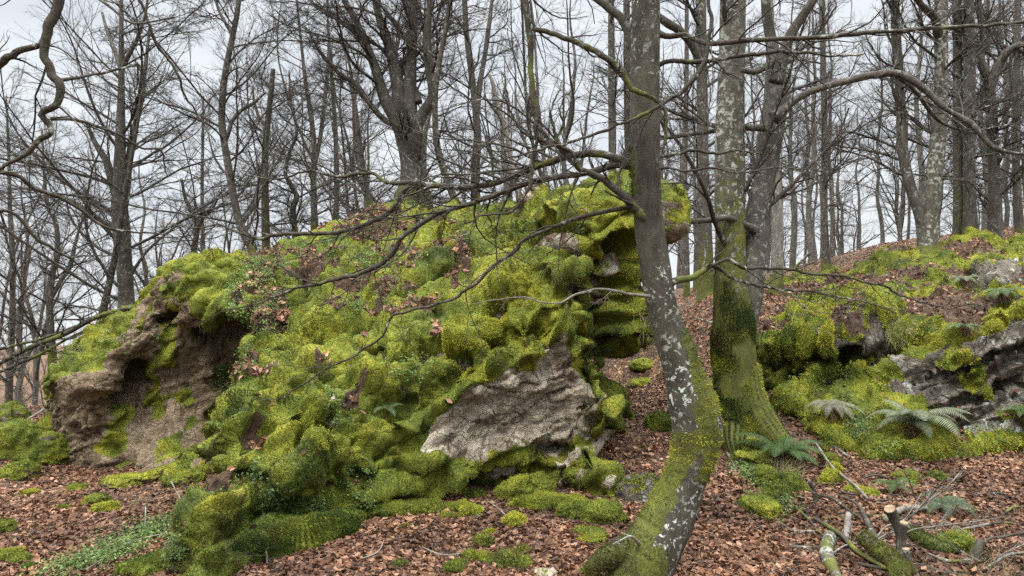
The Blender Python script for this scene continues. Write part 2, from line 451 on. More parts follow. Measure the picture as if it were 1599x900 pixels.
# ------------------------------------------------------------------ rocks from control sections
def cr_interp(C, n):
    """C (m, k, 3) -> (n, k, 3), Catmull-Rom along axis 0, parameter = index"""
    m = len(C); e = np.concatenate([[2 * C[0] - C[1]], C, [2 * C[-1] - C[-2]]])
    t = np.linspace(0, m - 1, n); i = np.clip(np.floor(t).astype(int), 0, m - 2); f = (t - i)[:, None, None]
    p0, p1, p2, p3 = e[i], e[i + 1], e[i + 2], e[i + 3]
    a = 0.5 * (2 * p1 + (p2 - p0) * f + (2 * p0 - 5 * p1 + 4 * p2 - p3) * f ** 2 + (3 * p1 - p0 - 3 * p2 + p3) * f ** 3)
    return a * 0.75 + (p1 * (1 - f) + p2 * f) * 0.25

def resample_rows(G, n):
    """resample along axis 0 with equal spacing of the mean arc length"""
    d = np.linalg.norm(np.diff(G, axis=0), axis=-1)
    w = np.percentile(d, 75, axis=1)
    c = np.concatenate([[0], np.cumsum(w)]); t = np.interp(np.linspace(0, c[-1], n), c, np.arange(len(G)))
    i = np.clip(np.floor(t).astype(int), 0, len(G) - 2); f = (t - i)[:, None, None]
    return G[i] * (1 - f) + G[i + 1] * f

def surf_normals(G):
    du = np.gradient(G, axis=1); dv = np.gradient(G, axis=0)
    return nrm(np.cross(du, dv))

def blur(a, k):
    for _ in range(k):
        a = a.copy()
        a[1:-1] = (a[:-2] + 2 * a[1:-1] + a[2:]) / 4
        a[:, 1:-1] = (a[:, :-2] + 2 * a[:, 1:-1] + a[:, 2:]) / 4
    return a

def rock_sheet(cols, backs, nr, nc, strokes, moss_fn, lump=0.10, small=0.062, rock_amp=0.05, seed=0, tilt=(0.72, 0.3, 0.5), strata=0.7, squeeze=0.52):
    C = []
    for k, c in enumerate(cols):
        pts = [P(*q) if not isinstance(q, np.ndarray) else q for q in c]
        pts = [pts[0] + np.array([0, 0.10, -0.45])] + pts
        top = pts[-1]
        for (dx, dy, dz) in backs[k]:
            pts.append(top + np.array([dx, dy, dz]))
        C.append(pts)
    C = np.array(C).transpose(1, 0, 2)                # rows, cols, 3
    nfront = len(cols[0]) + 1
    G = cr_interp(C, len(C) * 14)
    front = np.linspace(0, len(C) - 1, len(C) * 14) <= nfront - 0.6
    G = cr_interp(G.transpose(1, 0, 2), C.shape[1] * 22).transpose(1, 0, 2)
    fr = np.repeat(front[:, None], G.shape[1], 1)[..., None].astype(float)
    GG = np.concatenate([G, fr], -1)
    GG = resample_rows(GG, nr)
    GG = resample_rows(GG.transpose(1, 0, 2), nc).transpose(1, 0, 2)
    G = GG[..., :3]; fr = GG[..., 3] > 0.5
    Nn = surf_normals(G); Nn = nrm(blur(Nn, 10))
    px, py = proj(G)
    moss, earth_shade = moss_fn(px, py, G, Nn, fr)
    # coarse form
    D = 0.10 * fbm(G * 1.1, 3, seed)
    carve = np.zeros(D.shape)
    for poly, w, amp in strokes:
        d = seg_dist(px, py, poly) + 0.35 * w * vnoise(G * 7, seed + 3)
        if amp < 0: w = w * 1.15; amp = amp * 1.25
        D = D + amp * np.exp(-(d / w) ** 2) * fr
        if amp < -0.15: carve = np.maximum(carve, np.exp(-(d / w) ** 2) * fr)
    G1 = G + Nn * D[..., None]
    # cushions: domes with creases between, elongated along the bedding
    ax = nrm(np.array(tilt)); 
    q = G1 + 0.16 * np.stack([fbm(G * 2.3, 2, seed + 40), fbm(G * 2.3, 2, seed + 41), fbm(G * 2.3, 2, seed + 42)], -1)
    q = q + 0.05 * np.stack([fbm(G * 9, 2, seed + 43), fbm(G * 9, 2, seed + 44), fbm(G * 9, 2, seed + 45)], -1)
    q = q - squeeze * (q @ ax)[..., None] * ax
    d1, d2, cid = cells(q * 3.7, seed + 7)
    vary = 0.12 + 0.95 * sstep(-0.2, 0.4, fbm(G * 1.3 + 50, 2, seed + 80))[..., None][..., 0]
    dome = np.sqrt(np.clip(1 - (d1 / 0.85) ** 2, 0, 1)) * (0.45 + 0.8 * cid)
    e1, e2, cid2 = cells(q * 9.0, seed + 17)
    dome2 = np.sqrt(np.clip(1 - (e1 / 0.85) ** 2, 0, 1)) * (0.5 + 0.7 * cid2)
    dome = dome * vary
    s0 = (G @ nrm(np.array([-0.45, 0.25, 0.86]))) * 3.6 + 1.0 * fbm(G * 1.3, 3, seed + 34); saw0 = (s0 - np.floor(s0)); saw0 = np.where(saw0 < 0.8, saw0 / 0.8, (1 - saw0) / 0.2)
    rift = sstep(0.07, 0.0, np.abs(fbm((G - 0.6 * (G @ ax)[..., None] * ax) * 2.3 + 20, 3, seed + 90))) * sstep(-0.15, 0.15, fbm(G * 1.1 + 70, 2, seed + 91))
    rift2 = sstep(0.09, 0.0, np.abs(fbm((G - 0.55 * (G @ ax)[..., None] * ax) * 5.5 + 40, 2, seed + 92))) * sstep(-0.1, 0.2, fbm(G * 1.9 + 90, 2, seed + 93))
    D2 = moss * (0.09 * fbm(G * 5, 3, seed + 66) + lump * (dome - 0.5) + small * (0.4 + 0.6 * vary) * (dome2 - 0.5) + 0.15 * (saw0 - 0.5) - 0.19 * rift - 0.08 * rift2 + 0.05 * fbm(G * 11, 3, seed + 67) + 0.010 * fbm(G * 22, 2, seed + 28)) + 0.012 * fbm(G * 30, 2, seed + 60)
    # bare rock: dipping beds with broken edges
    s = (G @ nrm(np.array([-0.45, 0.25, 0.86]))) * 7 + 1.2 * fbm(G * 1.6, 3, seed + 30)
    saw = (s - np.floor(s)); saw = saw ** 2
    bx = nrm(np.array([0.85, 0.2, 0.35])); Gb = G - 0.55 * (G @ bx)[..., None] * bx
    f1, f2, fid = cells(Gb * np.array([2.6, 2.6, 3.6]) + 0.5 * np.stack([vnoise(G * 2, 1), vnoise(G * 2, 2), vnoise(G * 2, 3)], -1), seed + 70)
    g1, g2, gid = cells(Gb * np.array([7.5, 7.5, 11]) + 0.4 * np.stack([vnoise(G * 4, 1), vnoise(G * 4, 2), vnoise(G * 4, 3)], -1), seed + 75)
    D2 = D2 + (1 - moss) * rock_amp * (strata * (saw - 0.4) + 1.1 * (fid - 0.5) * sstep(0, .08, f2 - f1) + 0.35 * (gid - 0.5) + 0.9 * fbm(Gb * 3.5, 4, seed + 33) - 0.6 * sstep(0.07, 0.0, f2 - f1) - 0.5 * np.abs(fbm(G * 11, 2, seed + 36)) - 0.35 * sstep(0.1, 0.0, g2 - g1))
    Nd = nrm(blur(surf_normals(G1), 3))
    G2 = G1 + Nd * D2[..., None]
    dn = np.array([0, 0, -1.0]) + Nd * Nd[..., 2:3]
    steep = np.clip(1.15 - np.abs(Nd[..., 2:3]), 0, 1)
    G2 = G2 + dn * ((0.95 * lump * dome ** 2 + 0.07 * saw0 ** 2 + 0.5 * small * dome2 ** 2) * moss)[..., None] * steep
    crease = np.clip(1.6 * dome + 0.4 * dome2, 0.15, 1) * (1 - 0.9 * sstep(0.3, 0.7, carve)) * (1 - 0.9 * rift) * (1 - 0.75 * rift2) * (0.35 + 0.65 * sstep(0.0, 0.35, saw0))  # fewer shoots in creases: the darker base colour stands in for shadow
    return G2, moss * (1 - sstep(0.45, 0.75, carve)) * (1 - 0.62 * rift), np.maximum(earth_shade, 0.62 * rift * moss), fr, crease  # rifts get the dark soil colour too: bare seams plus painted crevice shade

def shoots_on(V, Nn, area_w, count, length, spread, colfn, seed, name, parent, material=None, width=0.35, droop=0.3, tan=None):
    """many small pointed shoots standing on a surface: one mesh. V,Nn (m,3) candidate points with weights"""
    r = np.random.default_rng(seed)
    pw = area_w / area_w.sum()
    idx = r.choice(len(V), count, p=pw)
    n = Nn[idx]; jt = r.normal(0, spread, (count, 3)); p = V[idx] + jt - (jt * n).sum(-1, keepdims=True) * n
    if tan is not None: p = p + tan[0][idx] * (r.random((count, 1)) - 0.5) * 1.1 + tan[1][idx] * (r.random((count, 1)) - 0.5) * 1.1
    d = nrm(n + 0.55 * r.normal(size=(count, 3)) + np.array([0, 0, 0.25 - droop]))
    L_ = length * (0.5 + r.random(count))[:, None]
    side = nrm(np.cross(d, r.normal(size=(count, 3)))) * L_ * width
    a = p - side * 0.5 - n * 0.006; b_ = p + side * 0.5 - n * 0.006; c = p + d * L_
    Vv = np.stack([a, b_, c], 1).reshape(-1, 3)
    Fc = np.arange(count * 3).reshape(-1, 3)
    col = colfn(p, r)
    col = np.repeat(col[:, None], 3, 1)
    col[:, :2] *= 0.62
    if parent is not None: Vv = local(parent, Vv)
    return mesh_obj(name, Vv, [Fc], material or M_MOSS, parent, False, {'col': col.reshape(-1, 3)})

def moss_colour(yellow=0.0, kinds=1.0):
    def f(p, r):
        _, _, cid = cells((p + 0.1 * np.stack([vnoise(p * 5, 1), vnoise(p * 5, 2), vnoise(p * 5, 3)], -1)) * 4.5, 61)
        a = np.clip(0.36 + 1.5 * fbm(p * 1.5, 3, 71) + 0.7 * fbm(p * 7, 2, 73) + 0.85 * (cid - 0.5) + yellow + 0.4 * np.exp(-((p - np.array([0.75, 6.7, 2.3])) ** 2).sum(-1) / 0.6), 0, 1)[:, None]
        lo = np.array(MOSS_D) * 1.2; mi = np.array(MOSS_G) * 1.25; hi = np.array(MOSS_Y) * 1.3
        c = np.where(a < 0.5, lo + (mi - lo) * a * 2, mi + (hi - mi) * (a - 0.5) * 2)
        dg = sstep(0.05, 0.3, fbm(p * 0.9 + 31, 3, 79) + 0.35 * (cid - 0.5))[:, None] * 0.75 * kinds
        c = c * (1 - dg) + np.array([0.05, 0.085, 0.017]) * dg
        br = sstep(0.08, 0.34, fbm(p * 2.6 + 9, 4, 77))[:, None] * 0.75 * kinds
        c = c * (1 - br) + np.array(MOSS_B) * br
        return c * (0.8 + 0.4 * r.random((len(p), 1)))
    return f

LITTER = []      # (points, normals, weights, count, size) places that carry fallen leaves
HERBS = []

# ---- the great mossy boulder
cols = [
 [(135, 690, 11.5), (130, 670, 11.4), (128, 650, 11.3), (125, 630, 11.2), (125, 600, 11.2), (125, 580, 11.2), (125, 570, 11.2), (127, 565, 11.3)],
 [(100, 730, 8.8), (86, 690, 8.8), (78, 650, 8.9), (76, 620, 9.0), (80, 595, 9.2), (93, 570, 9.5), (105, 555, 9.8), (114, 548, 10.2)],
 [(150, 730, 8.3), (142, 690, 8.35), (138, 650, 8.2), (140, 605, 8.1), (150, 560, 8.3), (160, 528, 8.7), (172, 500, 9.1), (182, 484, 9.6)],
 [(225, 735, 8.0), (215, 690, 8.3), (213, 640, 8.7), (208, 600, 8.7), (200, 550, 8.35), (200, 510, 8.5), (205, 483, 9.0), (215, 468, 9.6)],
 [(275, 745, 7.5), (270, 690, 8.2), (265, 640, 8.6), (262, 590, 8.7), (262, 530, 8.6), (262, 475, 8.5), (262, 430, 8.8), (275, 408, 9.4)],
 [(345, 775, 7.0), (355, 720, 7.7), (368, 660, 8.3), (380, 600, 8.7), (375, 535, 8.7), (358, 490, 8.1), (362, 440, 8.5), (385, 398, 9.5)],
 [(275, 945, 4.15), (305, 860, 4.45), (330, 790, 4.75), (352, 705, 5.15), (385, 620, 5.8), (415, 560, 6.5), (450, 480, 7.6), (480, 366, 9.9)],
 [(400, 860, 4.6), (408, 805, 4.8), (400, 750, 4.9), (398, 690, 5.1), (410, 620, 5.6), (450, 560, 6.2), (550, 460, 7.5), (590, 322, 10.2)],
 [(530, 815, 5.25), (530, 770, 5.2), (525, 720, 5.2), (520, 660, 5.4), (530, 600, 5.7), (570, 530, 6.3), (650, 435, 7.5), (690, 328, 9.7)],
 [(650, 790, 5.6), (655, 755, 5.5), (660, 700, 5.5), (660, 640, 5.6), (665, 580, 5.8), (700, 500, 6.3), (750, 415, 7.2), (780, 325, 8.9)],
 [(780, 755, 6.0), (785, 715, 5.85), (785, 650, 5.85), (785, 590, 5.8), (785, 530, 5.9), (800, 460, 6.2), (825, 390, 6.8), (850, 320, 7.9)],
 [(880, 765, 5.9), (885, 715, 5.9), (885, 650, 5.9), (885, 590, 5.9), (885, 530, 5.9), (885, 450, 6.1), (890, 375, 6.3), (905, 303, 7.0)],
 [(950, 800, 5.5), (950, 740, 5.7), (948, 680, 5.8), (945, 600, 5.9), (945, 530, 6.0), (940, 450, 6.1), (940, 360, 6.15), (950, 282, 6.7)],
 [(978, 810, 5.8), (972, 745, 6.2), (964, 680, 6.3), (980, 600, 6.4), (998, 530, 6.5), (1000, 450, 6.5), (1005, 355, 6.5), (1010, 272, 6.9)],
 [(975, 740, 7.6), (962, 700, 7.8), (958, 640, 7.8), (965, 570, 7.8), (978, 510, 7.8), (990, 440, 7.7), (1012, 370, 7.4), (1022, 285, 7.5)],
 [(900, 700, 9.8), (905, 660, 9.8), (915, 600, 9.8), (925, 540, 9.7), (935, 500, 9.6), (945, 440, 9.5), (955, 380, 9.3), (960, 320, 9.0)],
]
backs = [[(.3, .8, -.5), (.4, 1.4, -1.4), (.4, 1.6, -2.4)]] * 6 + [[(-.2, .7, -.05), (-.4, 1.5, -.5), (-.5, 2.2, -2.4)]] * 4 + \
        [[(-.3, .8, -.1), (-.5, 1.6, -.6), (-.6, 2.3, -2.6)]] * 2 + [[(-.2, .7, -.1), (-.4, 1.5, -.7), (-.5, 2.2, -2.8)]] * 3 + [[(-.2, .6, -.3), (-.4, 1.0, -1.2), (-.5, 1.2, -2.8)]]
strokes = [
 ([(968, 385), (952, 450), (946, 500), (958, 545), (972, 580)], 15, -0.85), ([(985, 385), (974, 420), (976, 460)], 8, -0.45), ([(930, 500), (940, 540), (960, 590)], 8, -0.5), ([(905, 445), (912, 480)], 7, -0.35), ([(930, 672), (950, 690), (962, 700)], 13, -0.5),
 ([(862, 370), (905, 392), (945, 398), (965, 400)], 14, -0.55), ([(925, 428), (930, 470), (935, 510)], 9, -0.4),
 ([(885, 340), (930, 325), (975, 335)], 22, 0.16), ([(965, 285), (990, 280)], 16, 0.12), ([(860, 345), (872, 340)], 18, 0.14),
 ([(955, 350), (972, 385)], 12, 0.16), ([(985, 470), (988, 520)], 14, 0.14),
 ([(890, 430), (900, 500), (895, 540)], 20, 0.10), ([(930, 620), (948, 690)], 14, 0.10),
 ([(250, 488), (262, 512)], 9, -0.4), ([(190, 620), (205, 600), (218, 585)], 10, -0.4),
 ([(325, 520), (360, 520), (420, 508), (468, 488)], 10, -0.35), ([(480, 440), (470, 480)], 8, -0.3),
 ([(340, 480), (400, 470), (450, 450)], 26, 0.16), ([(290, 440), (330, 420), (365, 425)], 22, 0.12), ([(110, 600), (170, 590)], 22, 0.15),
 ([(340, 560), (330, 585)], 16, 0.14),
 ([(365, 742), (400, 752), (440, 756)], 11, -0.33), ([(330, 650), (345, 630), (380, 610)], 6, -0.15), 
 ([(312, 790), (318, 730), (345, 680), (400, 640)], 22, 0.13), ([(488, 590), (492, 640), (480, 700), (462, 760)], 12, 0.13), ([(470, 650), (474, 690)], 6, -0.15),
 ([(520, 640), (530, 700)], 20, 0.08), ([(505, 610), (512, 650)], 6, -0.14),
 ([(565, 548), (610, 545), (632, 556)], 8, -0.22), ([(655, 560), (690, 545), (720, 555)], 7, -0.2), ([(770, 475), (785, 500), (770, 525)], 7, -0.2),
 ([(818, 500), (832, 508)], 7, -0.35), ([(700, 585), (720, 560)], 6, -0.1), ([(640, 470), (680, 480)], 6, -0.12),
 ([(480, 545), (540, 520), (590, 500)], 6, -0.12), ([(430, 600), (500, 590), (560, 600)], 7, -0.12),
 ([(560, 560), (600, 560), (560, 590)], 16, 0.10), ([(660, 540), (720, 530), (760, 500)], 14, 0.13), ([(760, 450), (830, 430), (870, 430)], 20, 0.13),
 ([(490, 560), (540, 545)], 14, 0.10), ([(620, 460), (690, 420)], 14, 0.12), ([(500, 520), (540, 500)], 12, 0.1), ([(560, 600), (620, 600)], 16, 0.10),
 ([(830, 520), (835, 580), (842, 600)], 13, 0.12), ([(870, 500), (880, 520)], 14, 0.10), ([(780, 560), (800, 600)], 14, 0.10), ([(720, 590), (740, 615)], 14, 0.10),
 ([(560, 770), (620, 765), (680, 755)], 22, 0.14), ([(640, 710), (700, 715), (740, 700)], 12, 0.05), ([(700, 740), (780, 705), (840, 690)], 10, 0.10),
 ([(690, 765), (760, 745)], 6, -0.12), ([(845, 700), (880, 705)], 8, -0.18), ([(925, 690), (945, 700)], 14, -0.22), ([(560, 740), (640, 735)], 7, -0.12),
 ([(400, 790), (440, 800), (500, 780)], 16, -0.05), ([(590, 790), (600, 788)], 6, -0.12), ([(330, 700), (335, 760)], 8, -0.06),
 ([(890, 720), (940, 740), (960, 770)], 16, 0.08), ([(640, 620), (620, 660)], 8, -0.08), ([(680, 600), (640, 690)], 12, -0.05),
]
ROCKP = [[(850, 700), (885, 690), (915, 700), (900, 730), (870, 765), (850, 760), (862, 725)], [(648, 708), (668, 662), (705, 628), (742, 596), (792, 572), (835, 590), (846, 530), (878, 520), (892, 575), (926, 600), (930, 650), (905, 668), (888, 690), (868, 712), (856, 700), (840, 690), (800, 694), (740, 716), (700, 706)],
         [(745, 745), (800, 722), (820, 735), (770, 752)], [(868, 740), (885, 706), (893, 712), (880, 748)], [(905, 745), (925, 715), (928, 725), (912, 750)], [(935, 765), (950, 745), (950, 775)],
         [(405, 732), (425, 738), (420, 752), (405, 745)], [(505, 617), (528, 622), (522, 637), (506, 633)],
         [(908, 672), (950, 640), (925, 690), (905, 688)]]
CLIFF = [(70, 740), (70, 650), (90, 605), (150, 575), (180, 545), (195, 505), (220, 475), (248, 440), (285, 430), (305, 470), (325, 500), (375, 520), (372, 600), (350, 650), (330, 690), (330, 775), (120, 745)]
def moss_big(px, py, G, Nn, fr):
    jx = px + 16 * fbm(G * 6, 3, 90); jy = py + 16 * fbm(G * 6, 3, 91)
    moss = np.ones(px.shape)
    for k, pl in enumerate(ROCKP): moss[inside(px + (jx - px) * (1 if k < 2 else 0.5), py + (jy - py) * (1 if k < 2 else 0.5), pl) & fr] = 0.2
    moss[(seg_dist(jx, jy, [(850, 722), (900, 700)]) < 5) | (seg_dist(jx, jy, [(860, 745), (905, 722)]) < 5)] = 1
    cl = inside(jx, jy, CLIFF) & fr
    mm = sstep(0.20, 0.32, fbm(G * 2.6 + 5, 4, 93) + 0.2 * Nn[..., 2] - 0.04)
    moss[cl] = 0.12 + 0.88 * mm[cl]
    # green drape that hangs into the cliff
    moss[(seg_dist(jx, jy, [(172, 700), (190, 660), (200, 640)]) < 16) | (seg_dist(jx, jy, [(240, 640), (235, 590)]) < 9)] = 1
    moss[seg_dist(jx, jy, [(262, 470), (268, 520), (262, 560)]) < 10] = 1
    # bare dark stone in the cracks
    moss[(seg_dist(px, py, [(955, 450), (946, 500), (960, 545)]) < 10) & fr] = 0.0
    moss[(seg_dist(px, py, [(890, 385), (950, 395)]) < 9) & fr] = 0.15
    moss[(seg_dist(px, py, [(330, 525), (420, 512)]) < 10) & fr] = 0.2
    moss = blur(moss, 2)
    e = sstep(0.02, 0.16, fbm(G * np.array([2.3, 2.3, 2.3]) + 2, 4, 97)) * sstep(0.3, 0.5, Nn[..., 2]) * (py < 520) * ((px < 700) | ((py > 430) & (px < 760))) * (px > 395)
    e = np.maximum(e, sstep(0.3, 0.42, fbm(G * 5 + 7, 3, 98)) * sstep(0.5, 0.75, Nn[..., 2]) * 0.9 * (px < 700) * (px > 330))
    e = np.maximum(e, (seg_dist(jx, jy, [(600, 450), (660, 410), (720, 370)]) < 13) * 0.8)
    e = np.maximum(e, (seg_dist(jx, jy, [(640, 480), (700, 450), (740, 400)]) < 7) * 0.8)
    e = np.maximum(e, (seg_dist(jx, jy, [(345, 598), (380, 575), (400, 565)]) < 7) * 0.8)
    return moss, e * moss
G2, moss, earth_shade, fr, crease = rock_sheet(cols, backs, 430, 640, strokes, moss_big, seed=11)
boulder = thing('boulder', (0.0, 7.0, 0.3), 'huge moss-covered limestone boulder filling the middle of the clearing', 'boulder')
Vb = G2.reshape(-1, 3)
mesh_obj('rock', local(boulder, Vb), [grid_faces(*G2.shape[:2])[:, ::1]], M_ROCK, boulder, True, {'moss': moss.ravel(), 'earth_shade': earth_shade.ravel()})
Nb = nrm(surf_normals(G2)).reshape(-1, 3)
du = np.linalg.norm(np.gradient(G2, axis=1), axis=-1) * np.linalg.norm(np.gradient(G2, axis=0), axis=-1)
view = np.clip(-(Nb * nrm(Vb - np.array([0, 0, 1.6]))).sum(-1), -0.25, 1)
near = np.clip(7.0 / np.linalg.norm(Vb - np.array([0, 0, 1.6]), axis=-1), 0.4, 1.6)
wv = du.ravel() * (view > -0.2) * near ** 1.5 * (moss.ravel() > 0.5) * crease.ravel() * (0.25 + 0.75 * (earth_shade.ravel() < 0.4))
wv = wv * (0.35 + sstep(-0.2, 0.15, fbm(Vb * 4, 2, 55)))
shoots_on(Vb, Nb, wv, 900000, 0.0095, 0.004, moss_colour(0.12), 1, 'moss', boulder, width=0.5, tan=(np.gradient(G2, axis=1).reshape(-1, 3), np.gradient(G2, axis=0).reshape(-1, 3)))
flat = sstep(0.3, 0.6, Nb[:, 2])
LITTER.append((Vb, Nb, du.ravel() * flat * (0.012 + (earth_shade.ravel() > 0.45)) * (view > -0.2) * (Vb[:, 2] > 0.1), 11000, 0.030))

# ---- the low ledge outcrop on the right-hand slope
cols_r = [
 [(1150, 640, 11.5), (1150, 600, 11.6), (1150, 570, 11.7), (1150, 545, 12.0), (1155, 520, 12.6), (1160, 500, 13.5), (1170, 480, 15), (1180, 462, 18)],
 [(1182, 605, 9.0), (1180, 580, 9.0), (1176, 552, 8.9), (1178, 532, 9.2), (1185, 505, 10), (1195, 478, 11.5), (1210, 455, 13.5), (1230, 436, 16)],
 [(1232, 640, 8.0), (1240, 615, 8.2), (1245, 580, 8.7), (1252, 550, 8.5), (1262, 528, 8.6), (1280, 492, 9.8), (1300, 460, 11.5), (1320, 424, 14.5)],
 [(1305, 690, 7.25), (1318, 660, 7.5), (1325, 612, 8.0), (1328, 575, 8.5), (1335, 540, 8.1), (1345, 502, 8.6), (1360, 460, 10.5), (1378, 404, 13.5)],
 [(1410, 718, 6.85), (1405, 680, 7.1), (1400, 630, 7.6), (1400, 592, 7.8), (1405, 552, 7.9), (1415, 502, 8.4), (1422, 450, 10.5), (1430, 394, 13.2)],
 [(1492, 705, 7.05), (1490, 670, 7.4), (1480, 630, 7.55), (1480, 590, 7.6), (1480, 548, 7.6), (1485, 500, 8.1), (1490, 450, 9.8), (1495, 386, 13)],
 [(1560, 695, 7.2), (1560, 660, 7.4), (1560, 620, 7.4), (1560, 580, 7.4), (1565, 530, 7.4), (1570, 490, 7.7), (1575, 440, 9.5), (1580, 378, 12.5)],
 [(1650, 690, 7.2), (1650, 655, 7.4), (1650, 610, 7.4), (1650, 560, 7.4), (1655, 510, 7.4), (1660, 470, 7.8), (1665, 430, 9.5), (1670, 370, 12.5)],
 [(1850, 700, 7.4), (1850, 650, 7.6), (1850, 600, 7.7), (1850, 550, 7.8), (1850, 510, 8.0), (1850, 470, 8.6), (1850, 430, 10), (1850, 380, 13)],
 [(2050, 640, 9.5), (2050, 620, 9.6), (2050, 600, 9.7), (2050, 580, 9.8), (2050, 550, 10), (2050, 520, 10.4), (2050, 480, 11.5), (2050, 420, 14)],
]
backs_r = [[(0, .8, -.25), (0, 1.6, -.8), (0, 2.2, -1.8)]] * len(cols_r)
st_r = [
 ([(1250, 575), (1300, 562), (1380, 545), (1430, 528)], 9, -0.38), ([(1180, 565), (1240, 563)], 8, -0.25),
 ([(1255, 550), (1320, 520), (1390, 497)], 13, 0.2), ([(1190, 545), (1235, 530)], 13, 0.15), ([(1285, 600), (1310, 598)], 6, -0.2),
 ([(1320, 590), (1370, 562), (1400, 548)], 5, -0.14), ([(1265, 600), (1330, 585), (1385, 600)], 22, 0.13), ([(1340, 632), (1300, 615)], 12, 0.08),
 ([(1425, 600), (1480, 580), (1530, 560), (1599, 545)], 4, -0.16), ([(1440, 598), (1500, 570), (1599, 528)], 8, 0.10), ([(1470, 640), (1530, 615), (1599, 600)], 5, -0.16),
 ([(1485, 655), (1500, 668)], 16, -0.2), ([(1380, 640), (1420, 625), (1450, 640)], 20, 0.12), ([(1440, 680), (1480, 690)], 22, 0.12),
 ([(1515, 442), (1560, 452), (1620, 448)], 8, -0.5), ([(1520, 425), (1560, 430), (1610, 425)], 12, 0.15), ([(1440, 405), (1480, 400)], 9, 0.12),
 ([(1455, 430), (1478, 445)], 12, 0.14), ([(1400, 455), (1412, 455)], 10, 0.14), ([(1530, 405), (1550, 400)], 10, 0.16), ([(1500, 385), (1530, 378)], 12, 0.15), ([(1380, 405), (1410, 400)], 9, 0.14),
 ([(1540, 490), (1570, 470), (1590, 480)], 14, 0.13), ([(1300, 470), (1240, 500)], 12, 0.1), ([(1200, 490), (1250, 480)], 10, 0.1), ([(1390, 600), (1370, 650)], 6, -0.08),
]
FACE = [(1365, 590), (1392, 560), (1440, 560), (1480, 540), (1540, 520), (1575, 500), (1700, 470), (1700, 665), (1560, 672), (1500, 690), (1470, 660), (1440, 625), (1400, 625), (1375, 635), (1345, 610)]
def moss_r(px, py, G, Nn, fr):
    jx = px + 14 * fbm(G * 6, 3, 190); jy = py + 12 * fbm(G * 6, 3, 191)
    n1 = fbm(G * 1.6 + 3, 4, 193)
    moss = sstep(-0.15, 0.05, n1 + 0.1)
    up = (py < 540)
    moss = np.where(up, sstep(-0.10, 0.04, n1 + 0.08), 1.0)
    face = inside(jx, jy, FACE)
    moss[face] = (sstep(0.08, 0.2, fbm(G * 2.4, 3, 195)) * 0.9)[face]
    for pl in ([(1275, 560), (1320, 535), (1370, 515), (1400, 530), (1350, 552), (1280, 572)], [(1338, 575), (1378, 562), (1370, 575), (1335, 590)],
               [(1515, 402), (1535, 398), (1520, 412)], [(1515, 430), (1560, 426), (1640, 424), (1640, 440), (1540, 440)]):
        moss[inside(jx, jy, pl)] = 0
    moss[seg_dist(px, py, [(1255, 572), (1430, 530)]) < 6] = 0.1
    moss[(jy > 600) & (jx > 1405) & (jx < 1500) & (jy > 640) & (jx < 1495)] = 1
    moss = blur(moss, 2)
    e = np.where(up & ~face, sstep(0.02, 0.2, -n1 + 0.02), 0) * sstep(0.4, 0.6, Nn[..., 2])
    e = np.maximum(e, inside(jx, jy, [(1290, 500), (1350, 470), (1440, 460), (1540, 480), (1530, 520), (1470, 480), (1400, 470), (1330, 500)]) * 0.8)
    e = np.maximum(e, ((seg_dist(jx, jy, [(1488, 650), (1505, 675)]) < 13)) * 0.9)
    moss = np.maximum(moss * (1 - e), 0)
    return moss, e
Gr, moss, earth_shade, fr, crease = rock_sheet(cols_r, backs_r, 330, 460, st_r, moss_r, lump=0.09, small=0.06, rock_amp=0.06, seed=31, tilt=(0.88, 0.3, 0.3), strata=1.9, squeeze=0.6)
outc = thing('rock_outcrop', (4.0, 9.0, 0.5), 'low ledges of black and white lichened rock with bright moss on the right-hand slope', 'rock outcrop')
Vr = Gr.reshape(-1, 3)
mesh_obj('rock', local(outc, Vr), [grid_faces(*Gr.shape[:2])], M_ROCK_D, outc, True, {'moss': moss.ravel(), 'earth_shade': earth_shade.ravel()})
Nr = nrm(surf_normals(Gr)).reshape(-1, 3)
dur = (np.linalg.norm(np.gradient(Gr, axis=1), axis=-1) * np.linalg.norm(np.gradient(Gr, axis=0), axis=-1)).ravel()
viewr = -(Nr * nrm(Vr - np.array([0, 0, 1.6]))).sum(-1)
nearr = np.clip(9.0 / np.linalg.norm(Vr - np.array([0, 0, 1.6]), axis=-1), 0.3, 1.6)
qx, qy = proj(Vr); inframe = (qx > 1100) & (qx < 1680)
wv = dur * (viewr > -0.2) * nearr ** 1.5 * (moss.ravel() > 0.45) * crease.ravel() * inframe
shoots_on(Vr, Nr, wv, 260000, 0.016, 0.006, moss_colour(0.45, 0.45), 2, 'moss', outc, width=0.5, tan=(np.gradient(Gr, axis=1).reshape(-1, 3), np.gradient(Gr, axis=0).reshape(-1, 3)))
LITTER.append((Vr, Nr, dur * inframe * sstep(0.3, 0.6, Nr[:, 2]) * (0.04 + (earth_shade.ravel() > 0.4)), 11000, 0.030))

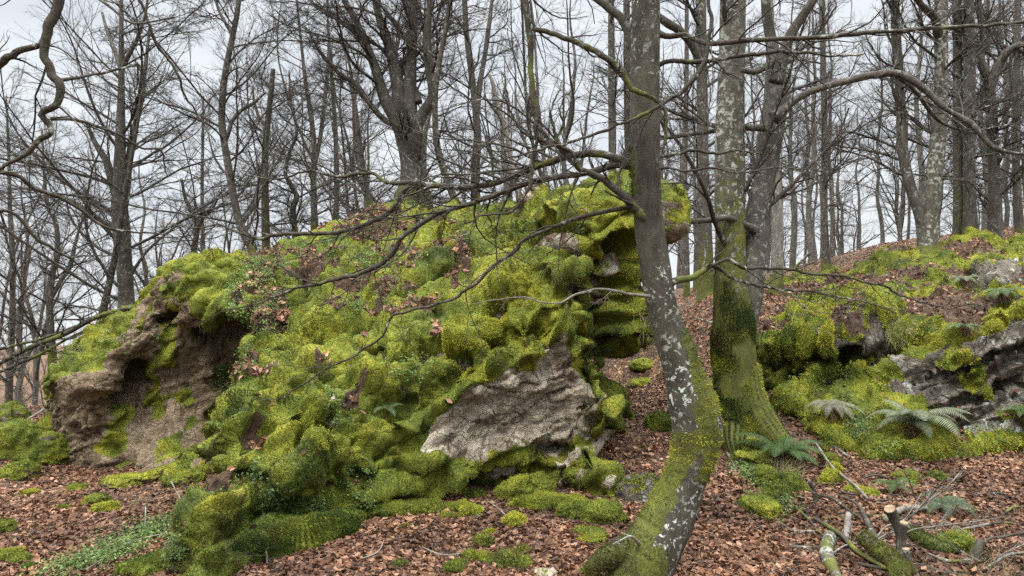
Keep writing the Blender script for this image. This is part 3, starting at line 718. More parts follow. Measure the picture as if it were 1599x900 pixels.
def surface_at(px, py):
    """the point of the ground, boulder or outcrop seen through a pixel (used to find where a thing stands)"""
    best = None
    for Y in np.linspace(3.2, 30, 1400):
        q = P(px, py, Y)
        if q[2] <= height(q[0], q[1]) + 0.0:
            best = q; break
    d = np.hypot(BPX - px, BPY - py)
    k = np.where(d < 7)[0]
    if len(k):
        j = k[np.argmin(BY[k])]
        if best is None or BY[j] < best[1] + 0.3: return BV[j].copy(), BN[j]
    if best is None: best = P(px, py, 20.0)
    return np.array(best), np.array([0, 0, 1.0])
BV = np.concatenate([Vb, Vr]); BN = np.concatenate([Nb, Nr])
_k = (BN * nrm(BV - np.array([0, 0, 1.6]))).sum(-1) < 0.1
BV, BN = BV[_k], BN[_k]; BPX, BPY = proj(BV); BY = BV[:, 1]
def ground_at(px, py):
    Ys = np.linspace(3.2, 40, 3000); q = P(np.full(3000, px), np.full(3000, py), Ys)
    k = np.argmax(q[:, 2] <= height(q[:, 0], q[:, 1]))
    return q[k] if k else q[1500]

# ---- loose rocks and moss cushions
def blob(loc, rad, rotz=0.0, tilt=0.0, seed=0, sub=48, rough=0.18, flatb=0.5):
    u = np.linspace(0, 2 * math.pi, sub * 2 + 1)[:-1]; v = np.linspace(0.02, math.pi - 0.02, sub)
    U, Vv = np.meshgrid(u, v)
    d = np.stack([np.sin(Vv) * np.cos(U), np.sin(Vv) * np.sin(U), np.cos(Vv)], -1)
    r = 1 + rough * fbm(d * 1.4 + seed, 4, seed) * 1.6
    _, _, cid = cells(d * 1.6 + seed, seed)
    q = d * r[..., None] * (0.92 + 0.16 * cid[..., None])
    q = np.sign(q) * np.abs(q) ** 0.85
    q = q * np.array(rad)
    ct, s_ = math.cos(tilt), math.sin(tilt)
    q = np.stack([q[..., 0] * ct - q[..., 2] * s_, q[..., 1], q[..., 0] * s_ + q[..., 2] * ct], -1)
    c, s_ = math.cos(rotz), math.sin(rotz)
    q = np.stack([q[..., 0] * c - q[..., 1] * s_, q[..., 0] * s_ + q[..., 1] * c, q[..., 2]], -1)
    q = q + 0.03 * min(rad) * 3 * fbm(q * 9 / max(rad[0], .15), 3, seed + 2)[..., None] * d
    V = q + np.array(loc)
    nr, nc = sub, sub * 2
    i = np.arange(nr - 1)[:, None] * nc + np.arange(nc)[None, :]; j = np.arange(nr - 1)[:, None] * nc + (np.arange(nc)[None, :] + 1) % nc
    Fq = np.stack([i, i + nc, j + nc, j], -1).reshape(-1, 4)
    caps = [np.arange(nc)[None, :], np.arange((nr - 1) * nc, nr * nc)[None, ::-1]]
    Vg = np.concatenate([V, V[:, :1]], 1)
    Nn = -surf_normals(Vg)[:, :-1]
    if (Nn * d).sum() < 0: Nn = -Nn
    return V.reshape(-1, 3), [Fq] + caps, Nn.reshape(-1, 3), d.reshape(-1, 3)

def rock(px, py, w, h, label, mat_, mossy, seed, name='rock', cat='rock', group=None, depth=1.0, tilt=0.0, rotz=0.0, nsh=5000, base=None, yl=0.1, rough=0.18):
    g = np.array(ground_at(px, py + h * 0.45)) if base is None else np.array(base)
    Y = g[1]
    rx = w / 2 / F * Y; rz = h / F * Y * 0.75
    loc = g + np.array([0, rx * 0.3, rz * 0.15])
    V, fs, Nn, d = blob(loc, (rx, rx * depth, rz), rotz, tilt, seed, rough=rough)
    n1 = fbm(V * 3, 3, seed + 5)
    ms = sstep(-0.15, 0.15, n1 + (Nn[:, 2] - 0.2) * 0.5 + (mossy - 0.5) * 1.4)
    t = thing(name, g, label, cat, group)
    mesh_obj('stone', local(t, V), fs, mat_, t, True, {'moss': ms, 'earth_shade': np.zeros(len(V))})
    vw = -(Nn * nrm(V - np.array([0, 0, 1.6]))).sum(-1)
    wgt = (ms > 0.5) * (Nn[:, 2] > -0.5) * np.maximum(np.sqrt(1 - d[:, 2] ** 2), 0.05) * (vw > -0.2) + 1e-9
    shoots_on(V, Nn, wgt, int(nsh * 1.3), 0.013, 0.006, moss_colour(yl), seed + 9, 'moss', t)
    return t

rock(1000, 762, 74, 44, 'dark brown stone wedged at the foot of the boulder behind the curved trunk', M_ROCK_D, 0.38, 3, depth=0.9, nsh=2500)
rock(851, 897, 38, 14, 'small pale flat stone at the bottom edge among the leaves', M_ROCK, 0.0, 4, nsh=10)
rock(1034, 658, 50, 26, 'low mossy stone on the leafy path just left of the dark mossy trunk', M_ROCK, 0.95, 6, nsh=4500, yl=-0.1)
rock(1006, 597, 46, 12, 'flat mossy slab lying on the path beyond the boulder corner', M_ROCK, 0.8, 7, nsh=3000, depth=0.9)
rock(1008, 567, 44, 14, 'farther flat mossy slab on the path, just behind the nearer slab', M_ROCK, 0.85, 8, nsh=2500, depth=0.9, yl=0.25)
rock(1216, 575, 30, 30, 'small dark stone tucked at the left end of the outcrop', M_ROCK_D, 0.4, 12, nsh=900)
for q in [(22, 684, 92, 66, 'rounded mossy rock at the left edge, nearest of the rocks beside the cliff foot', 21, 0.9), (80, 668, 60, 46, 'cracked mossy slab leaning against the left end of the boulder', 22, 0.6),
          (62, 700, 84, 40, 'long mossy ledge above the leaf slope left of the cliff foot', 23, 0.75), (100, 636, 50, 48, 'grey rock with a moss cap behind the left end of the boulder', 24, 0.5),
          (18, 735, 60, 26, 'low mossy rock at the left edge above the leaf slope', 25, 0.85), (8, 648, 60, 34, 'dark ledge rock at the far left edge below the pale log', 26, 0.5),
          (90, 712, 34, 20, 'small yellow mossy stone at the corner of the cliff foot', 27, 0.95)]:
    rock(q[0], q[1], q[2], q[3], q[4], M_ROCK_L, q[6], q[5], nsh=3500, tilt=0.25, depth=0.8, yl=0.2)

for k, (px, py, w, h, lb) in enumerate([(262, 722, 90, 20, 'uppermost tilted grey slab in the rubble beside the boulder rib'), (238, 742, 70, 16, 'thin tilted slab in the middle of the rubble beside the boulder rib'),
    (285, 748, 60, 22, 'thick mossy slab of the rubble nearest the boulder rib'), (205, 722, 50, 14, 'small flat slab of the rubble under the dark cavity'), (300, 712, 50, 26, 'lumpy mossy stone where the rubble meets the boulder rib'), (180, 708, 36, 30, 'pale wedge of rock at the foot of the cliff below the cavity')]):
    rock(px, py, w, h, lb, M_ROCK, 0.35 + 0.3 * (k in (2, 4)), 60 + k, tilt=0.32, depth=0.8, nsh=1800, rough=0.25, yl=0.1)
CUSH = [(43, 770, 24, 9), (117, 762, 24, 12), (147, 783, 32, 18), (162, 795, 34, 20), (186, 752, 54, 20), (98, 793, 15, 8), (6, 822, 34, 22), (8, 866, 34, 18), (32, 873, 28, 14),
        (40, 887, 20, 10), (228, 893, 50, 18), (718, 790, 30, 14), (736, 799, 32, 16), (701, 807, 24, 11), (674, 798, 26, 11), (744, 772, 36, 13), (803, 762, 50, 40), (842, 757, 44, 34),
        (803, 812, 34, 24), (756, 846, 26, 20), (765, 833, 14, 12), (735, 871, 30, 18), (755, 873, 30, 16), (792, 875, 46, 26), (818, 860, 26, 13), (713, 887, 34, 18), (625, 883, 24, 9),
        (636, 824, 14, 8), (817, 890, 18, 8), (922, 896, 24, 12), (900, 792, 60, 36), (940, 803, 60, 40), (926, 838, 46, 18), (1307, 730, 24, 18), (1305, 745, 26, 26), (1291, 750, 16, 26),
        (1298, 716, 30, 16), (1285, 698, 20, 12), (1350, 768, 34, 18), (1417, 745, 36, 22), (1465, 743, 26, 16), (1497, 845, 42, 30), (1212, 778, 26, 22), (1166, 696, 60, 34),
        (1180, 716, 46, 30), (1200, 745, 44, 34), (1215, 770, 36, 30), (1192, 790, 50, 26), (1225, 705, 44, 26), (1240, 755, 40, 30)]
def where(px, py):
    if px < 240: return 'on the leaf slope below the cliff'
    if px < 870 and py < 830: return 'in the leaves at the foot of the boulder'
    if px < 870: return 'among the leaves at the bottom edge'
    if px < 960: return 'beside the base of the curved trunk'
    if px < 1110: return 'on the path behind the curved trunk'
    if px < 1260: return 'on the bank under the dark mossy trunk'
    return 'among the fallen wood and ferns'
def size_word(w): return 'tiny' if w < 20 else 'small' if w < 28 else 'medium' if w < 38 else 'broad' if w < 48 else 'large'
groups = {}
for k, c in enumerate(CUSH): groups.setdefault(where(c[0], c[1]), []).append(k)
ORD = ['leftmost', 'second from left', 'third from left', 'fourth from left', 'fifth from left', 'sixth from left', 'seventh from left', 'eighth from left', 'ninth from left', 'tenth from left', 'eleventh from left', 'twelfth from left', 'thirteenth from left']
rank = {}
for g_, ks in groups.items():
    for j, k in enumerate(sorted(ks, key=lambda k: CUSH[k][0])): rank[k] = ORD[j] if j < len(ORD) - 0 else 'rightmost'
for k, (px, py, w, h) in enumerate(CUSH):
    wh = where(px, py)
    rock(px, py, w * 1.1, h * 0.85, '%s moss cushion %s, %s' % (size_word(w), wh, rank[k]), M_ROCK, 1.0, 100 + k, name='moss_cushion', cat='moss cushion',
         group='moss cushions ' + wh, depth=0.8 + 0.5 * (k % 3) / 2, nsh=int(60 * w), yl=0.1 if px > 1110 else 0.22, rough=0.34, rotz=0.9 * (k % 5 - 2))
# the long moss bank in the leaves, lower left of centre
rock(465, 858, 215, 60, 'long bright moss bank running through the leaves below the boulder', M_ROCK, 1.0, 160, name='moss_bank', cat='moss bank', depth=0.26, rotz=0.62, nsh=30000, yl=0.25, base=ground_at(460, 868))

for k, (px, py, w, h, rz, lb) in enumerate([(255, 885, 150, 26, 0.5, 'low moss skirt spreading from the left foot of the boulder'), (330, 893, 120, 22, -0.2, 'moss skirt at the bottom edge below the left foot of the boulder'),
    (620, 800, 130, 20, 0.15, 'flat moss skirt along the foot of the boulder, left of the pale rock'), (860, 792, 120, 22, -0.2, 'flat moss skirt along the foot of the boulder, below the pale rock')]):
    rock(px, py, w, h, lb, M_ROCK, 1.0, 170 + k, name='moss_bank', cat='moss bank', depth=0.4, rotz=rz, nsh=9000, yl=0.12, rough=0.3, base=ground_at(px, py + 6))

# ------------------------------------------------------------------ trees
M3 = np.array
def grow(P0, D0, L_, R0, segs, wob, up, r, endr=0.25, flat=0.0):
    n = len(P0); Pp = np.empty((n, segs + 1, 3)); Pp[:, 0] = P0; D = nrm(D0); w = r.normal(size=(n, 3)) * 0.3
    for k in range(segs):
        w = 0.4 * w + r.normal(size=(n, 3)) * wob
        D = D + w + np.array([0, 0, up]); D[:, 2] *= (1 - flat); D = nrm(D)
        Pp[:, k + 1] = Pp[:, k] + D * (L_ / segs)[:, None]
    t = np.linspace(0, 1, segs + 1)[None]
    return Pp, R0[:, None] * (1 - (1 - endr) * t ** 0.9)

def spawn(Pp, R, per, t0, t1, ang, lfac, r, rfac=0.55, lift=0.0, lmin=0.0, Lpar=None):
    n, s, _ = Pp.shape
    t = t0 + (t1 - t0) * (np.arange(per)[None] + r.random((n, per))) / per
    t = np.clip(t, 0, 0.999); f = t * (s - 1); i = f.astype(int); f = f - i
    ii = np.arange(n)[:, None]
    p = Pp[ii, i] * (1 - f[..., None]) + Pp[ii, i + 1] * f[..., None]
    T = nrm(Pp[ii, i + 1] - Pp[ii, i]); rad = R[ii, i] * (1 - f) + R[ii, i + 1] * f
    rnd = nrm(np.cross(T, r.normal(size=T.shape)))
    rnd[..., 2] = rnd[..., 2] * 0.45 + lift
    a = ang * (0.75 + 0.5 * r.random(t.shape))[..., None]
    D = nrm(T * np.cos(a) + rnd * np.sin(a))
    if Lpar is None: Lpar = np.linalg.norm(np.diff(Pp, axis=1), axis=-1).sum(1)
    Ln = Lpar[:, None] * lfac * (1.15 - 0.75 * t) * (0.6 + 0.8 * r.random(t.shape)) + lmin
    return p.reshape(-1, 3), D.reshape(-1, 3), Ln.ravel(), (rad * rfac).ravel()

def twig_set(Pp, R, bag, r, lv, moss=0.0, balance=False):
    """lv: list of (per, t0, t1, angle, lfac, segs, wobble, up, sides, rfac, rmin)"""
    for (per, t0, t1, ang, lf, segs, wob, up, sides, rf, rmin) in lv:
        p, D, Ln, rr = spawn(Pp, R, per, t0, t1, ang, lf, r, rf)
        if balance:
            Lp = np.linalg.norm(np.diff(Pp, axis=1), axis=-1).sum(1); Lp = np.repeat(Lp / Lp.max(), per)
            rr = np.minimum(rr, 0.030)
            kp = r.random(len(p)) < np.clip(Lp * 1.15, 0.1, 1); p, D, Ln, rr = p[kp], D[kp], np.maximum(Ln[kp], 0.9), rr[kp]; balance = False
        rr = np.maximum(rr, rmin)
        Pp, R = grow(p, D, Ln, rr, segs, wob, up, r)
        V, fs = tubes(Pp, R, sides, caps=False)
        bag.add(V, fs, moss=moss)
    return Pp, R

def px_path(pts, Y, n, dY=0.0):
    """pts (px,py,width[,Y]) -> world points (n,3) and radii (n,)"""
    a = []
    for k, q in enumerate(pts):
        y = q[3] if len(q) > 3 else Y + dY * k / max(len(pts) - 1, 1)
        w = P(q[0], q[1], y); a.append([*w, q[2] / 2 / F * y])
    s = smooth_path(np.array(a), n)
    return s[:, :3], np.maximum(s[:, 3], 0.0015)

def moss_by_height(V, z0, top, base=1.0):
    return np.clip(base * (1 - (V[:, 2] - z0) / top), 0, 1)

def trunk_mesh(tree, pts, Y, bark, mossfn, n=70, sides=20, flare=0.0, rough=0.10, name='trunk', seed=0, extra=None, dY=0.0):
    Pp, R = px_path(pts, Y, n, dY)
    if flare:
        hgt = Pp[:, 2] - Pp[0, 2]
        R = R * (1 + flare * np.exp(-np.clip(hgt, 0, 9) / 0.22))
    V, fs = tubes(Pp[None], R[None], sides, rough=rough, seed=seed)
    b_ = Bag(); b_.add(V, fs, moss=mossfn(V))
    if extra:
        for ep, eY in extra:
            Pe, Re = px_path(ep, eY, 40); Ve, fe = tubes(Pe[None], Re[None], 10, rough=rough, seed=seed + 3); b_.add(Ve, fe, moss=mossfn(Ve))
    b_.build(name, bark, tree)
    return Pp, R

# --- the curved beech in the foreground
fg = thing('beech_tree', P(1000, 890, 4.1), 'slender beech in front with a strongly curved mossy base and white-flecked grey bark', 'tree')
YF = 4.15
fgp = [(985, 925, 92, 4.05), (1000, 893, 96, 4.08), (1022, 850, 90, 4.1), (1045, 808, 82, 4.13), (1062, 767, 70), (1079, 724, 68), (1088, 690, 76), (1088, 660, 78), (1079, 620, 73), (1068, 587, 60), (1060, 560, 56), (1050, 533, 52), (1041, 505, 48),
       (1034, 480, 46), (1027, 440, 46), (1021, 400, 45), (1014, 356, 44), (1010, 298, 45), (1008, 240, 47), (1008, 150, 45), (1008, 60, 44), (1008, 0, 43), (1006, -120, 40), (1000, -300, 34), (990, -520, 25), (985, -700, 14)]
def fg_moss(V):
    x, y = proj(V); j = 8 * vnoise(V * 14, 3)
    m = np.zeros(len(V))
    m = np.maximum(m, np.clip(1.3 - seg_dist(x + j, y, [(930, 890), (985, 850), (1022, 790), (1042, 740), (1062, 700)]) / 34, 0, 1))
    m = np.maximum(m, np.clip(1.3 - seg_dist(x + j, y, [(1078, 520), (1098, 590), (1112, 640), (1116, 700), (1106, 740)]) / 17, 0, 1))
    m = np.maximum(m, np.clip(1.25 - seg_dist(x + j, y, [(1075, 700), (1108, 680), (1100, 640)]) / 24, 0, 1))
    m = np.maximum(m, np.clip(1.2 - seg_dist(x + j, y, [(990, 900), (1020, 878), (970, 880)]) / 40, 0, 1))
    m = np.maximum(m, np.clip(0.75 - seg_dist(x, y, [(985, 235), (990, 300)]) / 26, 0, 1))
    return m
fgP, fgR = px_path(fgp, YF, 130)
V, fs = tubes(fgP[None], fgR[None], 48, rough=0.09, seed=4)
b_ = Bag(); b_.add(V, fs, moss=fg_moss(V))
for k, rt in enumerate([[(1005, 850, 46, 4.1), (975, 862, 40, 4.05), (945, 872, 30, 4.02), (920, 890, 16, 3.98)], [(1000, 880, 50, 4.1), (985, 915, 40, 3.95), (975, 960, 22, 3.85)]]):
    Pe, Re = px_path(rt, 4.1, 30); Ve, fe = tubes(Pe[None], Re[None], 16, rough=0.2, seed=8 + k); b_.add(Ve, fe, moss=fg_moss(Ve) if k == 2 else np.ones(len(Ve)))
fgtr = b_.build('trunk', M_BARK_FG, fg)
allV = np.concatenate(b_.V); allM = np.concatenate(b_.A['moss'])
cen = fgP[np.argmin(np.linalg.norm(allV[:, None, :] - fgP[None, ::3, :], axis=-1), axis=1) * 3]
fN = nrm(allV - cen)
shoots_on(allV, fN, (allM > 0.55) * (allM + 0.1) * (allV[:, 1] < 4.3), 34000, 0.011, 0.012, moss_colour(-0.1), 5, 'moss', fg)

def branch(tree, pts, Y, bark=None, seed=0, n=60, twigs=True, dens=1.0, mossy=0.3, dY=0.0, name='branch', tl=1.0, lv=None, sides=8):
    r = np.random.default_rng(seed + 500)
    Pp, R = px_path(pts, Y, n, dY)
    jit = np.stack([fbm(np.stack([np.arange(n) * 0.35, np.full(n, s_ * 7.3 + seed), np.zeros(n)], -1), 3, seed + s_) for s_ in range(3)], -1)
    Pp = Pp + jit * np.minimum(0.013, R.max() * 1.2) * np.linspace(0, 1, n)[:, None] ** 0.4
    V, fs = tubes(Pp[None], R[None], sides, rough=0.22, seed=seed)
    bag = Bag(); up = (vnoise(V * 6, seed) * 0.4 + mossy)
    bag.add(V, fs, moss=np.clip(up, 0, 1))
    if twigs:
        Lt = np.linalg.norm(np.diff(Pp, axis=0), axis=1).sum()
        per = max(2, int(9 * dens * Lt))
        lv = lv or [(per, 0.12, 1.0, 0.85, 0.26 * tl, 9, 0.16, 0.02, 4, 0.42, 0.0022), (5, 0.15, 1.0, 0.7, 0.5, 7, 0.16, 0.02, 3, 0.6, 0.0014), (3, 0.2, 1.0, 0.6, 0.5, 5, 0.15, 0.0, 3, 0.7, 0.001)]
        twig_set(Pp[None], R[None], bag, r, lv, moss=mossy * 0.5)
    bag.build(name, bark or M_BRANCH, tree)
    return Pp, R

BR = [
 ([(1016, 356, 15), (1005, 340, 15), (980, 312, 14), (950, 286, 12), (920, 270, 11), (905, 263, 9), (885, 243, 8), (872, 228, 7), (866, 205, 5), (862, 165, 3), (875, 140, 2)], 4.12, 0.8, .4, -0.2),
 ([(1000, 262, 17), (985, 256, 15), (960, 246, 13), (930, 240, 12), (895, 243, 12), (860, 254, 12), (840, 260, 11), (800, 276, 11), (755, 290, 10), (695, 292, 10), (650, 286, 9), (610, 286, 7), (575, 270, 6), (530, 276, 5), (480, 268, 4), (430, 280, 2.5), (380, 272, 1.5)], 4.15, 1.0, .35, 0.6),
 ([(1000, 262, 14), (960, 258, 11), (920, 270, 10), (880, 275, 9), (830, 285, 9), (780, 302, 9), (730, 320, 8), (680, 336, 8), (630, 370, 7), (617, 390, 7), (595, 412, 7), (568, 425, 6), (531, 434, 6), (507, 442, 5.5), (475, 447, 4.5), (440, 459, 3.5), (409, 471, 3), (360, 484, 2)], 4.2, 0.7, .2, 0.6),
 ([(652, 287, 8), (631, 300, 8), (614, 327, 7.5), (587, 344, 7), (543, 359, 6.5), (507, 365, 6), (433, 367, 5.5), (409, 373, 5), (375, 364, 4), (340, 352, 3), (300, 356, 2), (262, 350, 1.5)], 4.6, 0.7, .2, 0.5),
 ([(1000, 330, 8), (979, 325, 7), (915, 337, 7), (871, 353, 6.5), (847, 363, 6), (815, 377, 6), (805, 392, 6), (773, 414, 5.5), (749, 436, 5), (724, 456, 5), (700, 470, 4.5), (640, 485, 4), (611, 497, 4), (600, 522, 3.5), (555, 555, 3), (500, 583, 2.5), (430, 628, 1.8)], 4.1, 0.35, .15, 0.3),
 ([(1020, 100, 19), (1000, 92, 17), (985, 60, 16), (970, 28, 14), (945, 8, 12), (920, -12, 10), (860, -60, 8), (780, -110, 5), (700, -130, 3)], 4.12, 0.8, .3, 0.3),
 ([(1000, -330, 22), (930, -290, 18), (870, -210, 15), (830, -120, 13), (820, -40, 11), (821, 0, 10), (828, 60, 10), (831, 110, 9), (833, 150, 11), (838, 175, 12), (838, 195, 9), (838, 222, 6), (833, 262, 6), (825, 292, 5), (812, 316, 5), (790, 334, 4), (760, 336, 3), (720, 352, 2)], 3.95, 0.45, .55, 0.0),
 ([(832, 45, 8), (860, 52, 8), (900, 66, 9), (925, 78, 9), (950, 92, 9), (968, 108, 9), (980, 130, 9), (1000, 146, 8), (1022, 155, 6), (1036, 168, 5), (1040, 190, 5), (1039, 226, 3)], 3.92, 0.5, .55, -0.05),
 ([(1106, -60, 7), (1106, 0, 6), (1112, 29, 6), (1108, 60, 6), (1104, 85, 6), (1089, 115, 7), (1069, 139, 7), (1052, 152, 6), (1030, 166, 6), (1000, 182, 5.5), (980, 190, 5), (940, 205, 5), (890, 222, 4.5), (850, 232, 4), (800, 246, 3), (745, 262, 2)], 3.85, 0.6, .3, 0.0),
 ([(1020, 48, 14), (1042, 57, 10), (1069, 55, 9), (1085, 62, 8), (1098, 66, 8), (1115, 69, 8), (1170, 63, 8), (1240, 60, 7.5), (1300, 56, 7), (1400, 49, 6.5), (1500, 42, 6), (1600, 36, 5), (1700, 30, 3)], 4.15, 0.55, .1, -0.2),
 ([(1020, 108, 9), (1045, 96, 7), (1092, 97, 7), (1127, 92, 7), (1175, 85, 6), (1220, 82, 5.5), (1260, 83, 4.5), (1300, 88, 3), (1350, 84, 2)], 4.2, 0.6, .35, 0.1),
 ([(1035, 460, 12), (1049, 443, 11), (1062, 438, 11), (1078, 434, 10), (1096, 425, 9), (1112, 415, 8), (1128, 423, 5.5), (1144, 434, 5.5), (1182, 445, 5), (1222, 452, 4.5), (1268, 455, 4), (1300, 462, 3.5), (1345, 470, 2.5), (1400, 488, 2)], 4.1, 0.7, .4, 0.2),
 ([(1112, 415, 4.5), (1135, 406, 6), (1150, 412, 6), (1164, 419, 6), (1199, 419, 5), (1240, 422, 4.5), (1274, 429, 4), (1320, 432, 3.8), (1360, 442, 3.5), (1384, 448, 3.5), (1404, 460, 3.2), (1428, 468, 3), (1456, 477, 2.6), (1490, 477, 2.2), (1530, 474, 1.6)], 4.12, 0.8, .3, 0.3),
 ([(1240, 422, 4), (1250, 410, 4), (1258, 400, 4.5), (1268, 396, 3)], 4.22, 0.0, .6, 0.0),
 ([(1005, 250, 8), (1035, 244, 6), (1060, 240, 5), (1083, 235, 4.5), (1118, 240, 4), (1150, 236, 3), (1190, 240, 2)], 4.2, 0.5, .2, 0.3),
 ([(870, 228, 5), (845, 220, 5), (815, 205, 4), (800, 180, 3), (792, 150, 3), (785, 110, 1.5)], 4.0, 0.6, .4, -0.1),
 ([(905, 265, 6), (893, 240, 5), (870, 222, 4), (880, 195, 4), (876, 170, 3), (890, 140, 2)], 4.0, 0.4, .3, -0.1),
 ([(1005, 275, 7), (1040, 262, 4), (1075, 268, 3.5), (1110, 262, 3), (1160, 270, 2.4), (1220, 262, 2), (1290, 268, 1.2)], 4.2, 0.8, .1, -0.4),
]
lab_b = {}
for k, (pts, Y, dens, mossy, dY) in enumerate(BR):
    br = branch(fg, pts, Y, None, k, n=max(30, len(pts) * 7), twigs=dens > 0, dens=dens * 1.7, mossy=mossy * 0.9, dY=dY, tl=1.0 if len(pts) > 8 else 1.2)
# pale dead twig on the left of the trunk
branch(fg, [(1018, 463, 6), (985, 460, 5), (955, 454, 4.5), (930, 452, 4), (915, 457, 4), (895, 461, 3.5), (882, 470, 2.6), (868, 474, 2.4), (845, 472, 2.2), (825, 465, 2), (780, 468, 1.5), (740, 474, 1)], 4.1, M_DEAD, 60, n=50, dens=0.5, mossy=0.0, dY=-0.2, name='dead_branch', tl=0.8)
# fine crown far above the frame
r = np.random.default_rng(3); bag = Bag()
Pc, Rc = twig_set(fgP[None, 100:], fgR[None, 100:], bag, r, [(14, 0.1, 1, 1.0, 0.9, 10, 0.12, 0.08, 5, 0.5, 0.01), (8, 0.2, 1, 0.7, 0.5, 8, 0.14, 0.03, 4, 0.5, 0.003), (6, 0.2, 1, 0.7, 0.5, 5, 0.14, 0.0, 3, 0.6, 0.0015)], 0.1)
bag.build('crown', M_BRANCH, fg)

# --- hand-placed trees behind
def limb_levels(q=1.0, L1=0.9, rmin=0.0022):
    return [(int(22 * q), 0.18, 1.0, 1.0, 0.30 * L1, 14, 0.085, 0.012, 5, 0.34, 0.009), (10, 0.10, 1.0, 0.60, 0.50, 10, 0.085, 0.012, 4, 0.5, 0.005), (9, 0.12, 1.0, 0.5, 0.42, 7, 0.08, 0.006, 3, 0.55, rmin * 0.9), (5, 0.12, 1.0, 0.5, 0.42, 5, 0.08, 0.0, 3, 0.7, rmin * 0.7)]

def hand_tree(label, Y, trunk, stems=(), bark=None, moss_top=0.6, moss_base=0.9, seed=0, q=1.0, L1=1.0, flare=0.35, limbs=(), crown_t0=None, name='beech_tree', dead=False, rmin=0.0022, sides=16):
    """trunk: (px,py,w) from the base up; stems: further main stems with their own paths"""
    bx, by = trunk[0][0], trunk[0][1]
    base = P(bx, by, Y)
    gz = height(base[0], base[1])
    pts = list(trunk)
    if base[2] > gz - 0.1:       # carry the trunk down to the ground behind whatever hides its foot
        gy = 450 - (gz - 0.15 - CAMZ) / Y * F
        pts = [(bx + (bx - pts[1][0]) * 0.1, gy, pts[0][2] * 1.05)] + pts
    t = thing(name, (base[0], Y, gz), label, 'tree')
    lastx, lasty, lw = pts[-1][:3]
    mf = lambda V: moss_by_height(V, base[2], moss_top, moss_base)
    pts = [(q[0], q[1], q[2] * (0.9 if q[2] < 44 else 1.0)) for q in pts]
    Pp, R = trunk_mesh(t, pts, Y, bark or M_BARK, mf, n=80, sides=sides, flare=flare, rough=0.12, seed=seed)
    bag = Bag(); r = np.random.default_rng(seed + 50)
    sets = [(Pp, R)]
    for k, st in enumerate(stems):
        Ps, Rs = px_path(st, Y, 60, dY=(r.random() - 0.5) * 1.2)
        V, fs = tubes(Ps[None], Rs[None], 9, rough=0.15, seed=seed + k); b2 = Bag(); b2.add(V, fs, moss=np.clip(moss_by_height(V, base[2], moss_top, 0.6), 0, 1)); b2.build('limb', M_BARK, t)
        sets.append((Ps, Rs))
    if not dead:
        n = 60
        A = np.stack([a[np.linspace(0, len(a) - 1, n).astype(int)] for a, _ in sets]); B = np.stack([b[np.linspace(0, len(b) - 1, n).astype(int)] for _, b in sets])
        lv = limb_levels(q, L1, rmin)
        if crown_t0 is not None: lv[0] = (lv[0][0], crown_t0) + lv[0][2:]
        twig_set(A, B, bag, r, lv, 0.1, balance=True)
        bag.build('crown', M_TWIG, t)
    return t

T = hand_tree
t2 = T('thick twin-stemmed beech with its foot wrapped in dark moss, beside the path', 7.3,
  [(1172, 715, 118), (1168, 690, 96), (1160, 660, 80), (1153, 630, 72), (1148, 590, 66), (1146, 533, 66), (1144, 480, 60), (1141, 430, 48), (1141, 370, 44), (1140, 300, 46), (1141, 200, 45), (1143, 100, 43), (1145, 0, 43), (1147, -150, 40), (1150, -400, 30), (1150, -700, 14)],
  stems=[[(1158, 520, 44), (1168, 470, 46), (1173, 430, 48), (1178, 385, 50), (1180, 350, 44), (1188, 305, 36), (1198, 255, 38), (1204, 205, 40), (1212, 160, 36), (1212, 120, 32), (1206, 70, 20), (1198, 20, 15), (1192, -60, 12), (1180, -200, 8)],
         [(1212, 130, 26), (1226, 80, 18), (1238, 50, 17), (1256, 22, 15), (1270, 0, 14), (1300, -60, 12), (1330, -160, 7)],
         [(1208, 185, 24), (1224, 172, 14), (1240, 158, 12), (1262, 145, 11), (1285, 137, 11), (1310, 130, 11), (1360, 118, 11), (1400, 115, 11), (1428, 128, 11), (1450, 145, 10), (1470, 165, 9), (1490, 178, 8), (1515, 192, 10), (1530, 208, 9), (1548, 228, 8), (1575, 238, 6), (1620, 243, 4)],
         [(1204, 100, 12), (1180, 112, 10), (1160, 110, 9)], [(1195, 200, 12), (1155, 200, 9), (1098, 207, 8), (1040, 215, 7), (1000, 220, 5)],
         [(1180, 360, 16), (1165, 352, 12), (1150, 345, 11), (1135, 340, 10), (1110, 344, 9), (1085, 346, 8), (1050, 346, 6)],
         [(1400, 118, 8), (1428, 140, 7), (1450, 170, 6), (1466, 188, 6), (1490, 200, 5), (1520, 205, 3)]],
  bark=M_BARK_LI, moss_top=4.6, moss_base=1.05, seed=1, q=0.5, L1=0.7, flare=0.1, sides=40)
for k, rt in enumerate([[(1166, 575, 40, 7.25), (1176, 625, 46, 7.2), (1196, 664, 44, 7.1), (1222, 694, 34, 6.95), (1258, 714, 16, 6.85)], [(1150, 670, 48, 7.2), (1148, 700, 40, 7.0), (1155, 730, 20, 6.8)], [(1135, 660, 30, 7.3), (1122, 690, 24, 7.25), (1112, 715, 12, 7.2)]]):
    Pe, Re = px_path(rt, 7.2, 30); Ve, fe = tubes(Pe[None], Re[None], 16, rough=0.2, seed=18 + k); b_ = Bag(); b_.add(Ve, fe, moss=np.ones(len(Ve))); b_.build('root', M_BARK_LI, t2)
    Ne = nrm(Ve - np.repeat(Pe, 16, 0)); shoots_on(Ve, Ne, (Ne[:, 2] > -0.3) + 1e-6, 9000, 0.014, 0.006, moss_colour(0.05), 40 + k, 'moss', t2)
